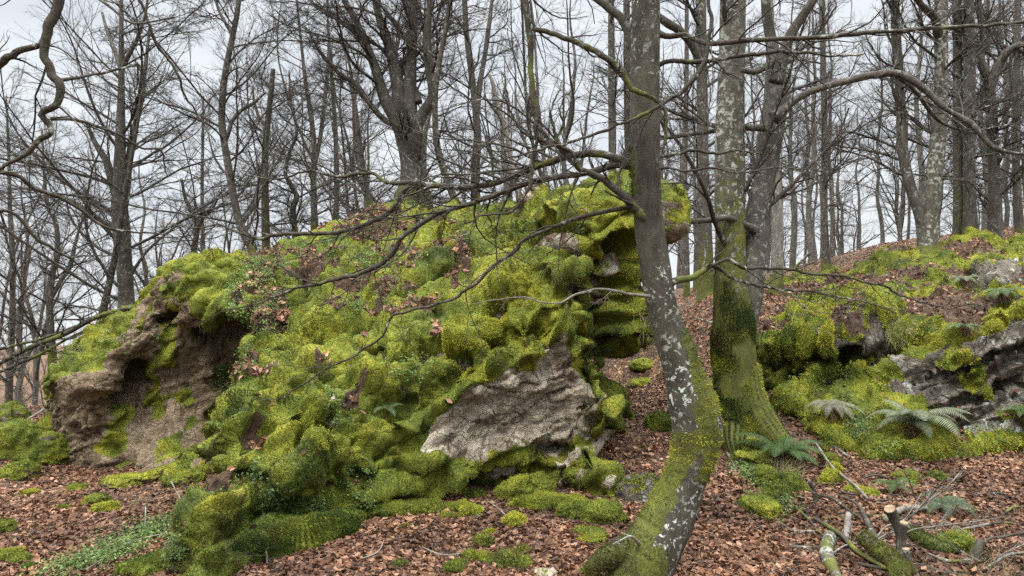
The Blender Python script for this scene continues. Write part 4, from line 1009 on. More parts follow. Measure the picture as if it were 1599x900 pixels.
# hanging shoots on its mossy foot
Pq, Rq = px_path([(1172, 715, 118), (1168, 690, 96), (1160, 660, 80), (1153, 630, 72), (1148, 590, 66), (1146, 533, 66), (1144, 480, 60), (1144, 440, 54)], 7.3, 60)
Vq, _f = tubes(Pq[None], Rq[None] * 1.03, 40, rough=0.12, seed=1); Nq = nrm(Vq - np.repeat(Pq, 40, 0))
shoots_on(Vq, Nq, (Nq[:, 1] < 0.3) * sstep(-0.25, 0.1, fbm(Vq * 3.0, 3, 8) + 0.35 * (1.3 - Vq[:, 2]) * 0.5) * sstep(1.75, 0.8, Vq[:, 2] + 0.45 * vnoise(Vq * 4, 12)) + 1e-9, 30000, 0.018, 0.008, moss_colour(-0.02), 6, 'moss', t2, droop=0.5)
T('pale half-dead trunk standing right behind the dark mossy tree', 11.0, [(1212, 450, 22), (1214, 420, 20), (1214, 380, 19), (1214, 330, 18), (1212, 280, 17), (1210, 220, 15), (1208, 150, 11), (1206, 60, 10), (1204, 0, 9), (1200, -200, 6)], bark=M_DEAD, seed=2, q=0.4, L1=0.4, moss_top=1.0, moss_base=0.7)
T('grey beech with a mossy foot standing between the curved trunk and the thick tree', 13.0, [(1104, 480, 38), (1103, 455, 29), (1102, 400, 26), (1100, 340, 24), (1098, 260, 21), (1098, 170, 19), (1096, 80, 18), (1095, 0, 17), (1094, -200, 13), (1092, -420, 7)],
  stems=[[(1098, 120, 12), (1085, 78, 13), (1064, 50, 13), (1042, 36, 13), (1010, 10, 10), (970, -40, 6)]], seed=3, q=1.0, L1=0.7, moss_top=2.2, moss_base=1.0)
T('thin straight stem seen in the gap left of the mossy-footed grey beech', 20, [(1073, 445, 11), (1072, 380, 10), (1070, 280, 9), (1072, 150, 8), (1073, 0, 7), (1073, -150, 4)], seed=4, q=0.8, L1=0.5)
T('slender stem leaning beside the gap right of the curved trunk', 24, [(1086, 445, 8), (1088, 380, 8), (1092, 260, 7), (1090, 100, 6), (1088, -60, 4)], seed=5, q=0.7, L1=0.5)
# on the right-hand rise
T('white-blotched beech with a twisting trunk rooted in the bright moss of the outcrop', 12.6, [(1448, 405, 46), (1450, 385, 36), (1453, 350, 30), (1456, 315, 27), (1459, 275, 26), (1464, 235, 26), (1467, 195, 24), (1469, 150, 22), (1470, 90, 22), (1470, 0, 21), (1472, -150, 17), (1475, -350, 9)],
  stems=[[(1444, 390, 22), (1440, 350, 18), (1432, 320, 17), (1420, 285, 17), (1411, 240, 16), (1408, 190, 15), (1405, 130, 14), (1400, 60, 14), (1398, 0, 13), (1396, -180, 8)], [(1468, 60, 16), (1458, 25, 12), (1440, 8, 10), (1425, -15, 9)]], bark=M_BARK_LI, seed=6, q=1.0, L1=0.75, moss_top=0.6)
T('mossy straight trunk, left one of the close pair above the outcrop', 14.2, [(1497, 382, 20), (1497, 350, 17), (1497, 280, 16), (1496, 200, 16), (1496, 100, 15), (1495, 0, 14), (1494, -200, 9)], seed=7, q=0.8, L1=0.6, moss_top=9, moss_base=0.5)
T('straight trunk with spreading mossy foot, right one of the close pair above the outcrop', 14.0, [(1520, 384, 38), (1516, 365, 26), (1515, 320, 21), (1514, 250, 20), (1514, 180, 20), (1514, 80, 19), (1512, 0, 18), (1510, -220, 12)], seed=8, q=1.0, L1=0.6, moss_top=0.7)
T('forked beech whose dark limbs part high up near the upper right corner', 14.5, [(1556, 392, 26), (1554, 360, 21), (1553, 280, 19), (1550, 200, 18), (1547, 150, 18), (1544, 122, 18)],
  stems=[[(1546, 135, 16), (1560, 100, 14), (1575, 80, 12), (1600, 66, 10), (1640, 40, 6)], [(1545, 125, 14), (1532, 95, 12), (1536, 60, 10), (1528, 0, 9), (1524, -120, 6)], [(1562, 98, 9), (1590, 72, 8), (1650, 75, 4)]], seed=9, q=0.9, L1=0.8, moss_top=0.5)
T('slim trunk at the right edge rising from a mossy hump', 15.5, [(1598, 375, 22), (1592, 350, 15), (1588, 280, 13), (1586, 200, 12), (1588, 100, 11), (1590, 0, 10), (1592, -150, 6)], seed=10, q=0.8, L1=0.6)
T('grey beech standing left of the twisting white-blotched one, behind the outcrop', 17, [(1292, 425, 18), (1290, 400, 14), (1287, 320, 12), (1288, 220, 11), (1286, 100, 10), (1284, 0, 9), (1284, -150, 5)], seed=11, q=1.0, L1=0.7)
# on the hill behind the boulder and in the valley to the left
T('big many-stemmed beech on the hilltop right behind the boulder', 12.0, [(645, 320, 62), (646, 290, 46), (645, 262, 42), (642, 235, 42), (640, 212, 46), (638, 195, 44)],
  stems=[[(632, 215, 26), (618, 185, 22), (600, 150, 18), (588, 110, 15), (572, 70, 13), (555, 30, 11), (538, 0, 10), (510, -80, 7), (480, -180, 4)], [(630, 205, 24), (624, 160, 22), (618, 110, 20), (606, 65, 16), (592, 25, 12), (584, -20, 10), (575, -150, 6)],
         [(640, 200, 28), (640, 150, 22), (642, 100, 19), (644, 50, 17), (646, 0, 16), (648, -120, 11), (650, -300, 6)], [(648, 205, 22), (662, 175, 17), (676, 150, 16), (670, 100, 15), (668, 50, 12), (672, 0, 10), (680, -150, 6)],
         [(630, 190, 14), (605, 190, 10), (580, 165, 9), (555, 130, 8), (530, 115, 6), (500, 80, 4)], [(655, 160, 12), (640, 120, 10), (628, 95, 9)]], seed=12, q=1.1, L1=1.4, moss_top=0.7)
T('crooked dark stem with a mossy foot just right of the many-stemmed beech', 10.8, [(728, 352, 20), (722, 340, 17), (712, 315, 13), (700, 285, 12), (690, 255, 12), (683, 225, 11), (680, 190, 10), (681, 140, 9), (688, 90, 9), (696, 50, 8), (702, 10, 7), (712, -60, 5), (720, -160, 3)], seed=13, q=1.0, L1=0.6, moss_top=0.8, moss_base=1.0, bark=M_BRANCH)
T('forked grey beech standing behind the ridge right of the many-stemmed one', 15, [(743, 320, 18), (743, 290, 16), (744, 250, 15), (746, 210, 13), (742, 160, 12), (736, 110, 11), (730, 60, 10), (726, 0, 9), (722, -140, 5)],
  stems=[[(745, 175, 11), (750, 130, 9), (757, 90, 8), (764, 40, 7), (772, -30, 4)]], seed=14, q=1.1, L1=0.8, moss_top=0.5)
T('straight stem half hidden behind the curved trunk, above the boulder top', 16, [(957, 320, 16), (957, 250, 14), (956, 150, 13), (955, 50, 12), (954, -80, 9), (953, -250, 5)], seed=15, q=0.8, L1=0.6)
T('second straight stem close beside the curved trunk, above the boulder top', 17, [(985, 300, 16), (982, 200, 15), (980, 100, 13), (979, 0, 11), (978, -150, 6)], seed=16, q=0.8, L1=0.5)
T('broken pale snag leaning behind the boulder top', 11.5, [(812, 330, 10), (806, 290, 9), (800, 262, 9), (796, 230, 8), (786, 190, 9), (776, 160, 8), (770, 130, 7), (764, 116, 4)], stems=[[(790, 195, 6), (775, 175, 5), (762, 158, 4)]], bark=M_DEAD, seed=17, dead=True)
T('wavy slender beech rising from the left shoulder of the boulder', 11.5, [(396, 402, 14), (386, 375, 14), (374, 345, 13), (366, 310, 12), (359, 270, 13), (352, 230, 12), (347, 190, 12), (349, 140, 11), (355, 100, 11), (363, 60, 9), (371, 20, 9), (376, -30, 7), (385, -150, 4)],
  stems=[[(352, 220, 8), (358, 205, 7), (364, 188, 6), (378, 172, 6), (395, 162, 5), (415, 145, 3)], [(386, 375, 7), (380, 350, 6), (398, 320, 6), (402, 300, 4), (405, 280, 2)], [(366, 60, 6), (355, 40, 5), (340, 10, 4), (330, -40, 2)]], seed=18, q=1.2, L1=1.5, moss_top=0.4)
T('topless snag with a broken crown behind the left shoulder of the boulder', 13, [(416, 385, 14), (415, 340, 13), (414, 280, 12), (415, 230, 12), (420, 180, 10), (424, 140, 9), (427, 108, 8)], stems=[[(418, 200, 6), (406, 185, 5), (398, 160, 4), (395, 135, 3)]], bark=M_BARK, seed=19, q=0.4, L1=0.3, moss_top=6, moss_base=0.55)
T('large beech with ascending limbs in the valley left of the boulder', 12.5, [(200, 500, 34), (198, 470, 27), (195, 420, 26), (191, 370, 28), (187, 330, 27), (186, 290, 22), (188, 240, 18), (189, 190, 15), (190, 130, 11), (190, 60, 8), (190, 0, 6), (190, -100, 4)],
  stems=[[(186, 320, 16), (176, 285, 13), (168, 255, 11), (156, 235, 9), (145, 215, 7), (135, 190, 4)], [(192, 330, 14), (199, 290, 11), (203, 240, 10), (212, 195, 9), (222, 150, 7), (228, 100, 6), (235, 40, 4)], [(190, 110, 8), (202, 85, 7), (215, 60, 6), (228, 20, 4), (235, -40, 3)], [(188, 105, 7), (178, 75, 6), (168, 50, 5), (160, 20, 4)],
         [(190, 358, 10), (160, 345, 9), (130, 325, 8), (100, 310, 7), (60, 298, 5), (20, 290, 3)]], seed=20, q=1.3, L1=1.7, moss_top=0.5)
T('leaning dark stem crossing in front of the large valley beech', 11.8, [(150, 540, 13), (156, 510, 13), (165, 470, 12), (174, 430, 11), (183, 385, 10), (188, 350, 9), (196, 300, 8), (205, 250, 7), (216, 190, 5), (222, 140, 3)], bark=M_BRANCH, seed=21, q=0.9, L1=0.6)
T('twin-limbed beech low in the valley near the left edge', 16, [(82, 560, 14), (80, 520, 12), (78, 470, 12), (82, 430, 11), (90, 395, 9), (88, 350, 8), (75, 320, 7), (70, 280, 5), (66, 200, 3)], stems=[[(78, 470, 8), (95, 440, 7), (110, 415, 7), (118, 380, 5), (130, 340, 3)]], seed=22, q=1.2, L1=1.5)
T('dark straight trunk at the left edge of the wood', 17, [(14, 645, 14), (15, 600, 12), (18, 540, 11), (20, 480, 10), (20, 400, 9), (16, 320, 7), (14, 240, 5), (10, 150, 3)], seed=23, q=1.2, L1=1.0)
T('slender stem left of the wavy beech, far down in the valley', 19, [(318, 430, 8), (317, 370, 7), (316, 300, 6), (317, 230, 5), (318, 150, 3)], seed=24, q=1.2, L1=0.8)
T('knotted small beech with two crooked arms behind the boulder shoulder', 15, [(305, 415, 12), (303, 390, 10), (308, 360, 9), (302, 335, 8), (290, 310, 6), (284, 280, 4)], stems=[[(308, 362, 6), (318, 340, 5), (330, 330, 4), (345, 300, 3)]], seed=25, q=1.3, L1=1.2)
T('pale twin-stemmed beech on the skyline left of the many-stemmed one', 17, [(492, 365, 14), (491, 330, 11), (490, 280, 11), (491, 230, 10), (486, 180, 9), (478, 130, 7), (470, 60, 5), (462, -20, 3)], stems=[[(491, 260, 8), (500, 220, 7), (506, 170, 6), (512, 110, 5), (514, 40, 3)]], seed=26, q=1.2, L1=0.9)
T('crooked low beech with an S-shaped trunk on the skyline', 14, [(462, 378, 12), (460, 350, 10), (458, 325, 11), (464, 308, 10), (455, 290, 8), (446, 270, 7), (452, 240, 6), (464, 205, 6), (455, 160, 5), (452, 110, 3)], seed=27, q=1.3, L1=1.1)
T('slim grey stem on the skyline halfway to the many-stemmed beech', 18, [(524, 355, 12), (526, 320, 10), (526, 260, 9), (524, 200, 8), (520, 140, 7), (514, 60, 5), (510, -20, 3)], seed=28, q=1.2, L1=0.8)
T('leaning thin stem between the slim skyline stem and the many-stemmed beech', 16, [(578, 330, 10), (574, 300, 8), (566, 250, 8), (560, 200, 7), (552, 140, 6), (540, 60, 4)], seed=29, q=1.2, L1=0.9)

# --- big overhanging branch from a tree standing just outside the frame on the left
ov = thing('beech_tree', (-2.5, 2.6, -0.1), 'dark zigzag branches overhanging the upper left corner from a trunk just outside', 'tree')
Pv, Rv = px_path([(-330, 1260, 150), (-330, 1050, 115), (-325, 800, 100), (-335, 400, 95), (-320, 0, 90), (-330, -400, 80), (-320, -800, 60), (-330, -1200, 30)], 2.6, 60)
V, fs = tubes(Pv[None], Rv[None], 20, rough=0.1, seed=77); bg_ = Bag(); bg_.add(V, fs, moss=moss_by_height(V, 0, 1.0, 0.8)); bg_.build('trunk', M_BARK, ov)
LVO = [(9, 0.1, 1, 0.9, 0.30, 9, 0.16, 0.0, 4, 0.4, 0.0018), (5, 0.15, 1, 0.7, 0.5, 7, 0.15, 0.0, 3, 0.6, 0.0011)]
branch(ov, [(-325, -420, 50), (-200, -400, 38), (-60, -290, 28), (50, -160, 20), (92, -60, 17), (92, 0, 16), (84, 20, 15), (76, 40, 15), (69, 60, 14), (70, 82, 13), (74, 100, 12), (80, 115, 13), (93, 128, 13), (92, 148, 12), (86, 166, 11), (70, 180, 10), (76, 196, 9), (78, 208, 9), (62, 220, 9), (48, 235, 8), (25, 248, 7), (0, 262, 6), (-30, 272, 5)], 2.6, M_BRANCH, 80, n=130, lv=LVO, mossy=0.15)
branch(ov, [(-320, 260, 36), (-200, 220, 24), (-90, 150, 16), (-20, 112, 12), (15, 88, 11), (40, 74, 10), (66, 62, 9)], 2.6, M_BRANCH, 81, n=60, lv=LVO, mossy=0.15)
branch(ov, [(92, 126, 7), (120, 122, 5), (150, 116, 4.5), (190, 108, 4), (215, 100, 3), (216, 120, 2.5), (212, 140, 1.5)], 2.6, M_BRANCH, 82, n=40, lv=LVO, mossy=0.1, dY=0.5)
branch(ov, [(92, -60, 10), (150, -90, 8), (200, -40, 6), (218, 0, 5), (234, 40, 4.6), (246, 66, 4.4), (268, 98, 4), (282, 122, 4), (284, 145, 3.2), (300, 165, 2.6), (318, 195, 2), (340, 222, 1.4)], 2.6, M_BRANCH, 83, n=60, lv=LVO, mossy=0.1, dY=0.2)
branch(ov, [(80, 186, 6), (110, 186, 5), (150, 197, 4.5), (190, 212, 4), (220, 230, 3.4), (252, 235, 3), (256, 250, 2.5), (264, 278, 1.6)], 2.6, M_BRANCH, 84, n=50, lv=LVO, mossy=0.1, dY=0.3)
branch(ov, [(-320, 420, 20), (-150, 300, 12), (0, 270, 7), (60, 298, 6), (110, 318, 5.4), (150, 348, 5), (200, 360, 3.4), (260, 368, 2)], 2.8, M_BRANCH, 85, n=60, lv=LVO, mossy=0.1, dY=0.5)
branch(ov, [(-320, 520, 18), (-150, 390, 10), (0, 330, 5), (60, 374, 4.6), (90, 392, 4), (125, 402, 2.5), (180, 398, 1.5)], 2.9, M_BRANCH, 86, n=60, lv=LVO, mossy=0.1, dY=0.3)

# --- low boughs in front of the cliff
lb = thing('fallen_tree', P(20, 560, 9.2), 'long bare boughs of a leaning fallen tree left of the boulder', 'fallen tree')
for k, pts in enumerate([[(-160, 660, 12), (-60, 600, 10), (0, 566, 9), (50, 542, 8), (100, 522, 8), (155, 494, 7), (200, 482, 5), (240, 476, 3)], [(-60, 600, 7), (0, 580, 6), (60, 555, 5), (120, 522, 4), (160, 508, 3), (200, 490, 2)], [(-90, 570, 6), (0, 545, 5), (70, 528, 4), (130, 505, 3)]]):
    branch(lb, pts, 9.2, M_BRANCH, 90 + k, n=50, dens=0.5, mossy=0.4, name='bough', tl=0.7)

# --- the wood beyond: a few grown trees, copied
def proto(seed, H, r0, bare, lean, fork=False, name='beech_tree', near=True):
    r = np.random.default_rng(seed)
    n = 26; z = np.linspace(-0.4, H, n); t = np.linspace(0, 1, n)
    w = np.stack([fbm(np.stack([z * 0.35, np.full(n, seed * 3.7 + k), 0 * z], -1), 3, seed + k) for k in (0, 1)], -1) * 0.5
    Pp = np.stack([lean[0] * t ** 1.4 + w[:, 0] * t ** .5, lean[1] * t ** 1.4 + w[:, 1] * t ** .5, z], -1)
    R = r0 * (1 - 0.88 * t ** 1.1) * (1 + 0.5 * np.exp(-(z + 0.3) / 0.25).clip(0, 1.2))
    o = thing(name, (0, 0, 0), 'x', 'tree')
    V, fs = tubes(Pp[None], R[None], 9, rough=0.12, seed=seed); b_ = Bag(); b_.add(V, fs, moss=moss_by_height(V, 0, 1.2, 0.85)); b_.build('trunk', M_BARK_FAR, o)
    bag = Bag(); S, RS = Pp[None], R[None]
    if fork:
        p, D, Ln, rr = spawn(Pp[None], R[None], 3, 0.25, 0.6, 0.5, 0.75, r, 0.75, 0.5)
        S2, R2 = grow(p, D, Ln, rr, n - 1, 0.05, 0.06, r); V, fs = tubes(S2, R2, 6, caps=False); bag.add(V, fs, moss=0.2)
        S = np.concatenate([S, S2]); RS = np.concatenate([RS, R2])
    twig_set(S, RS, bag, r, [(22 if not fork else 11, bare, 1.0, 0.95, 0.26, 9, 0.08, 0.03, 4, 0.36, 0.008), (8, 0.10, 1.0, 0.6, 0.45, 7, 0.09, 0.015, 3, 0.5, 0.004), (7, 0.12, 1.0, 0.5, 0.42, 5, 0.09, 0.01, 3, 0.55, 0.0026)] + ([(3, 0.2, 1.0, 0.6, 0.5, 4, 0.1, 0.0, 3, 0.7, 0.002)] if near else []), 0.1)
    bag.build('crown', M_TWIG, o)
    return o
protos = [proto(200, 13, 0.14, 0.22, (0.3, 0), False), proto(201, 12, 0.16, 0.18, (-0.5, .2), True), proto(202, 15, 0.17, 0.3, (0.2, .2), False), proto(203, 11, 0.12, 0.12, (0.7, 0), True),
          proto(204, 14, 0.13, 0.25, (-0.3, 0), False), proto(205, 10, 0.13, 0.10, (-0.9, .3), True), proto(206, 16, 0.15, 0.35, (0.1, 0), False)]
used = set()
def put_tree(k, x, y, s, rz, label, group, z=None):
    o = protos[k]
    if k in used:
        c = o.copy(); COL.objects.link(c)
        for ch in list(o.children):
            d = ch.copy(); COL.objects.link(d); d.parent = c
        o = c
    used.add(k)
    o.location = (x, y, float(height(x, y)) if z is None else z); o.scale = (s,) * 3; o.rotation_euler = (0, 0, rz)
    o['label'] = label; o['group'] = group
r = np.random.default_rng(41)
placed = []
def far_row(n, x0, x1, Y0, Y1, label, group, ks, smin=0.8, smax=1.2, mind=1.4):
    c = 0; tries = 0
    while c < n and tries < 4000:
        tries += 1
        Y = Y0 + (Y1 - Y0) * r.random() ** 0.9; px = x0 + (x1 - x0) * r.random(); x = (px - 800) / F * Y
        if any((x - a) ** 2 + (Y - b_) ** 2 < mind ** 2 for a, b_ in placed): continue
        placed.append((x, Y)); put_tree(ks[int(r.integers(len(ks)))], x, Y, smin + (smax - smin) * r.random(), r.random() * 6.28, label, group); c += 1
far_row(10, 1190, 1680, 20, 34, 'slim leafless beech in the thick of the wood above the right-hand outcrop', 'trees of the near wood above the outcrop', [0, 2, 4, 6, 1], 0.65, 1.0)
far_row(56, 1030, 1700, 32, 70, 'distant thin trunk of the hazy wood beyond the right-hand outcrop', 'distant trees beyond the outcrop', [0, 2, 4, 6, 3], 0.8, 1.2, 1.6)
far_row(9, -60, 980, 20, 32, 'spreading leafless beech in the valley wood behind the boulder', 'trees of the valley wood behind the boulder', [1, 3, 5, 0], 0.85, 1.15, 2.5)
far_row(34, -80, 1050, 34, 75, 'distant bare tree low in the hazy valley behind the boulder', 'distant valley trees', [1, 3, 5, 0, 4], 0.8, 1.2, 2.0)
for k in range(len(protos)):
    if k not in used: put_tree(k, 10 + k, 25, 1, 0, 'slim leafless beech in the thick of the wood above the right-hand outcrop', 'trees of the near wood above the outcrop')

# ------------------------------------------------------------------ fallen wood
def stick(px_pts, label, bark=None, mossy=0.2, seed=0, name='fallen_branch', cat='branch', group='fallen branches', twigs=False, cut=None, Yo=None, sides=10, sit=True, lift=0.0, rough=0.3):
    """a piece of wood lying on the ground: pixel path, each point laid on the ground seen there unless it carries a depth"""
    W = []
    for q in px_pts:
        if len(q) > 3: w = P(q[0], q[1], q[3])
        else:
            w = np.array(ground_at(q[0], q[1] + q[2] * 0.4)); w[2] += q[2] / 2 / F * w[1] + lift
        W.append([*w, q[2] / 2 / F * w[1]])
    s = smooth_path(np.array(W), max(14, 7 * len(W))); Pp, R = s[:, :3], np.maximum(s[:, 3], 0.0012)
    t = thing(name, Pp[0], label, cat, group)
    V, fs = tubes(Pp[None], R[None], sides, rough=rough, seed=seed)
    bag = Bag(); bag.add(V, fs, moss=np.clip(mossy + 0.5 * vnoise(V * 7, seed), 0, 1))
    if twigs: twig_set(Pp[None], R[None], bag, np.random.default_rng(seed), [(6, 0.3, 1, 0.7, 0.45, 8, 0.16, 0.02, 3, 0.4, 0.0018), (4, 0.2, 1, 0.6, 0.5, 6, 0.15, 0.0, 3, 0.6, 0.0012)], 0.0)
    bag.build('wood', bark or M_BRANCH, t)
    for e in (cut or ()):
        c, c2, rad = (Pp[0], Pp[1], R[0]) if e == 0 else (Pp[-1], Pp[-2], R[-1])
        d = nrm(c - c2); Vc, fc = tubes(np.stack([c - d * 0.001, c + d * 0.004])[None], np.array([[rad, rad * 0.97]]), 12)
        bc = Bag(); bc.add(Vc, fc); bc.build('cut_face', M_CUT, t, False)
    if mossy > 0.75:
        cc = np.repeat(Pp, sides, 0); Nn = nrm(V - cc)
        shoots_on(V, Nn, (Nn[:, 2] > -0.1) * 1.0 + 1e-6, 4500, 0.012, 0.008, moss_colour(0.2), seed, 'moss', t)
    return t
YS = 4.55
stick([(1345, 838, 22, 4.5), (1358, 848, 24, 4.45), (1375, 862, 26, 4.38), (1398, 878, 27, 4.28), (1408, 905, 27, 4.1)], 'mossy sawn trunk piece lying under the upright cut stems', M_BRANCH, 0.85, 1, 'log', 'log', 'sawn logs at the lower right', cut=[0])
stick([(1405, 880, 14, 4.5), (1408, 850, 14, 4.5), (1403, 825, 14, 4.5), (1396, 808, 16, 4.5), (1390, 795, 17, 4.48)], 'tallest of the reddish cut stems, its sawn top broken', M_BRANCH, 0.1, 2, 'cut_stem', 'stump', 'cut stems of the coppice stump', cut=[1])
stick([(1406, 900, 13, 4.4), (1406, 865, 12, 4.4), (1409, 840, 12, 4.4), (1412, 817, 12, 4.38)], 'middle cut stem with a round pale sawn top', M_BRANCH, 0.1, 3, 'cut_stem', 'stump', 'cut stems of the coppice stump', cut=[1])
stick([(1440, 915, 15, 4.25), (1430, 898, 14, 4.25), (1420, 880, 12, 4.25), (1415, 858, 11, 4.25)], 'shortest front cut stem with a pale sawn top', M_BRANCH, 0.15, 4, 'cut_stem', 'stump', 'cut stems of the coppice stump', cut=[1])
stick([(1412, 826, 16), (1430, 838, 20), (1455, 852, 22), (1480, 860, 20), (1498, 856, 14)], 'thick moss-wrapped log right of the cut stems', M_BRANCH, 1.0, 5, 'log', 'log', 'sawn logs at the lower right')
stick([(1296, 840, 20), (1291, 862, 20), (1298, 885, 19), (1312, 910, 18)], 'whitish lichened log standing out left of the cut stems', M_BARK_LI, 0.5, 6, 'log', 'log', 'sawn logs at the lower right', cut=[0])
stick([(1325, 804, 11), (1324, 822, 10), (1321, 842, 9)], 'short pale barkless piece of dead wood behind the whitish log', M_DEAD, 0.0, 7)
stick([(1272, 817, 5), (1312, 842, 8), (1340, 870, 8), (1385, 897, 7)], 'long mossy branch slanting down between the logs', M_BRANCH, 0.7, 8, lift=0.03)
stick([(1288, 812, 6), (1350, 806, 7), (1388, 810, 6)], 'greenish branch lying flat behind the pale dead wood', M_BRANCH, 0.5, 9)
stick([(1382, 822, 7), (1412, 804, 9), (1447, 803, 7)], 'smooth pale branch arching behind the tallest cut stem', M_DEAD, 0.0, 10, lift=0.04)
stick([(1275, 703, 3), (1300, 740, 4), (1335, 770, 4.5), (1356, 792, 3.5)], 'long bleached stick leaning on the moss below the green fern', M_DEAD, 0.0, 11, lift=0.06)
stick([(1265, 752, 6, 5.5), (1273, 772, 7, 5.5), (1277, 800, 8, 5.45)], 'short dark upright stub in the leaves right of the green fern', M_BRANCH, 0.1, 12)
stick([(1277, 780, 4), (1300, 785, 4), (1325, 803, 4), (1358, 825, 3)], 'thin dark branch running from the dark stub to the cut stems', M_BRANCH, 0.1, 13, lift=0.03)
stick([(1532, 845, 12, 4.6), (1523, 870, 13, 4.55), (1514, 895, 16, 4.5)], 'dark broken stub standing near the lower right corner', M_BRANCH, 0.45, 14, 'stump', 'stump', None)
stick([(1533, 858, 4, 4.58), (1545, 842, 4, 4.6), (1570, 838, 4, 4.6), (1620, 828, 3, 4.6)], 'twiggy grey branch stretching from the dark broken stub to the right edge', M_BRANCH, 0.1, 15, twigs=True)
stick([(1500, 765, 4), (1550, 776, 5), (1610, 777, 4)], 'dark branch lying on the leaves near the right edge', M_BRANCH, 0.0, 16, twigs=True)
stick([(1430, 882, 8), (1462, 892, 8), (1497, 899, 7)], 'brown branch at the bottom edge below the thick mossy log', M_BRANCH, 0.1, 17)
stick([(1228, 852, 5), (1257, 857, 7), (1288, 855, 7)], 'short grey branch touching the whitish log from the left', M_BARK_LI, 0.2, 18)
stick([(1288, 692, 5), (1308, 702, 6), (1328, 716, 4)], 'dark curved branch in the leaves above the green fern', M_BRANCH, 0.0, 19)
stick([(1195, 668, 4), (1240, 682, 5), (1285, 697, 4)], 'dark root-like branch beside the foot of the dark mossy tree', M_BRANCH, 0.1, 20)
stick([(1310, 785, 4), (1340, 800, 5), (1362, 842, 8), (1385, 880, 8)], 'grey branch crossing under the pale dead wood', M_BRANCH, 0.2, 21, lift=0.05)
stick([(1350, 756, 4), (1366, 752, 5), (1388, 757, 5)], 'short dark branch over the moss hollow behind the cut stems', M_BRANCH, 0.1, 22, lift=0.05)
stick([(1132, 702, 3), (1145, 725, 4), (1152, 752, 4)], 'bare pale root end on the bank right of the curved trunk', M_DEAD, 0.0, 23)
stick([(1168, 800, 3), (1185, 815, 4), (1205, 830, 4)], 'thin stick in the leaves below the mossy bank', M_BRANCH, 0.1, 24)
stick([(232, 684, 2), (255, 735, 2.2), (282, 788, 1.6)], 'thin pale stem leaning across the rubble left of the boulder rib', M_DEAD, 0.0, 25, lift=0.05)
stick([(135, 900, 2), (200, 858, 2.6), (260, 842, 2.2), (300, 835, 1.5)], 'long thin dry stalk along the herb strip at the lower left', M_DEAD, 0.0, 26, lift=0.04)
stick([(228, 800, 2), (227, 835, 2)], 'short dry stalk standing in the herb strip', M_DEAD, 0.0, 27, lift=0.04)
stick([(18, 686, 3.5), (45, 668, 4), (78, 645, 4.5)], 'pale log lying up the bank at the left edge', M_DEAD, 0.1, 28, lift=0.12)
stick([(400, 850, 3), (415, 878, 2.6), (418, 903, 2.4)], 'thin dark twig upright in front of the moss bank', M_BRANCH, 0.0, 29, twigs=True, lift=0.08)
stick([(760, 785, 1.5), (780, 800, 2), (805, 825, 1.5)], 'thin straw-coloured twig across the moss in the leaves', M_DEAD, 0.0, 30, lift=0.02)
stick([(1000, 850, 6, 3.98), (985, 838, 4, 3.9), (968, 845, 3, 3.85), (958, 850, 2, 3.8)], 'bare twiggy sprig on the mossy root of the curved trunk', M_DEAD, 0.0, 31, twigs=True)
stick([(1020, 790, 2), (1000, 800, 2)], 'tiny twig on the leaves at the gap behind the curved trunk', M_DEAD, 0.0, 32)
for k, (pp_, lb_) in enumerate([([(1290, 480, 3), (1340, 486, 3), (1400, 492, 2.5)], 'thin grey branch lying across the outcrop above the pale fern'), ([(1440, 500, 2.5), (1480, 486, 3), (1530, 470, 2.5)], 'forked bleached branch on the outcrop beside the rock lip'),
    ([(1242, 545, 6), (1236, 560, 6), (1230, 575, 5)], 'short pale stick propped in the dark gap at the left end of the outcrop'), ([(1420, 455, 2), (1470, 462, 2.4), (1520, 455, 2)], 'thin dead branch beside the yellow moss clumps of the outcrop'),
    ([(1232, 788, 3), (1262, 815, 4), (1280, 838, 3)], 'thin mossy branch sloping through the leaves left of the whitish log'), ([(1340, 886, 5), (1375, 893, 6), (1400, 890, 5)], 'rotten branch at the bottom edge under the mossy sawn piece'),
    ([(1450, 870, 4), (1480, 882, 5), (1515, 880, 4)], 'grey branch lying between the thick mossy log and the broken stub'), ([(1545, 890, 4), (1575, 872, 4), (1605, 868, 3)], 'grey branch at the lower right corner'),
    ([(1090, 500, 3), (1130, 512, 3.5), (1160, 520, 3)], 'pale branch lying in the grass at the far end of the path'), ([(995, 535, 2.5), (1012, 530, 3), (1030, 536, 2)], 'short pale stick on the path at the edge of the boulder'),
    ([(1310, 770, 3), (1335, 776, 3.5), (1365, 770, 3)], 'dark twig bridging the two small ferns behind the cut stems'), ([(660, 860, 2), (690, 872, 2.6), (725, 870, 2)], 'thin grey twig in the leaves at the bottom between moss cushions'),
    ([(560, 880, 2), (590, 868, 2.4), (600, 850, 2)], 'thin grey twig beside the long moss bank'), ([(40, 720, 3), (60, 705, 3.4), (85, 700, 3)], 'dead stick on the mossy ledge at the left edge')]):
    stick(pp_, lb_, M_DEAD if 'pale' in lb_ or 'bleached' in lb_ or 'grey' in lb_ else M_BRANCH, 0.6 if 'mossy branch' in lb_ else 0.1, 200 + k, twigs=k in (0, 1, 3, 6, 7, 11), lift=0.02)
r = np.random.default_rng(91)
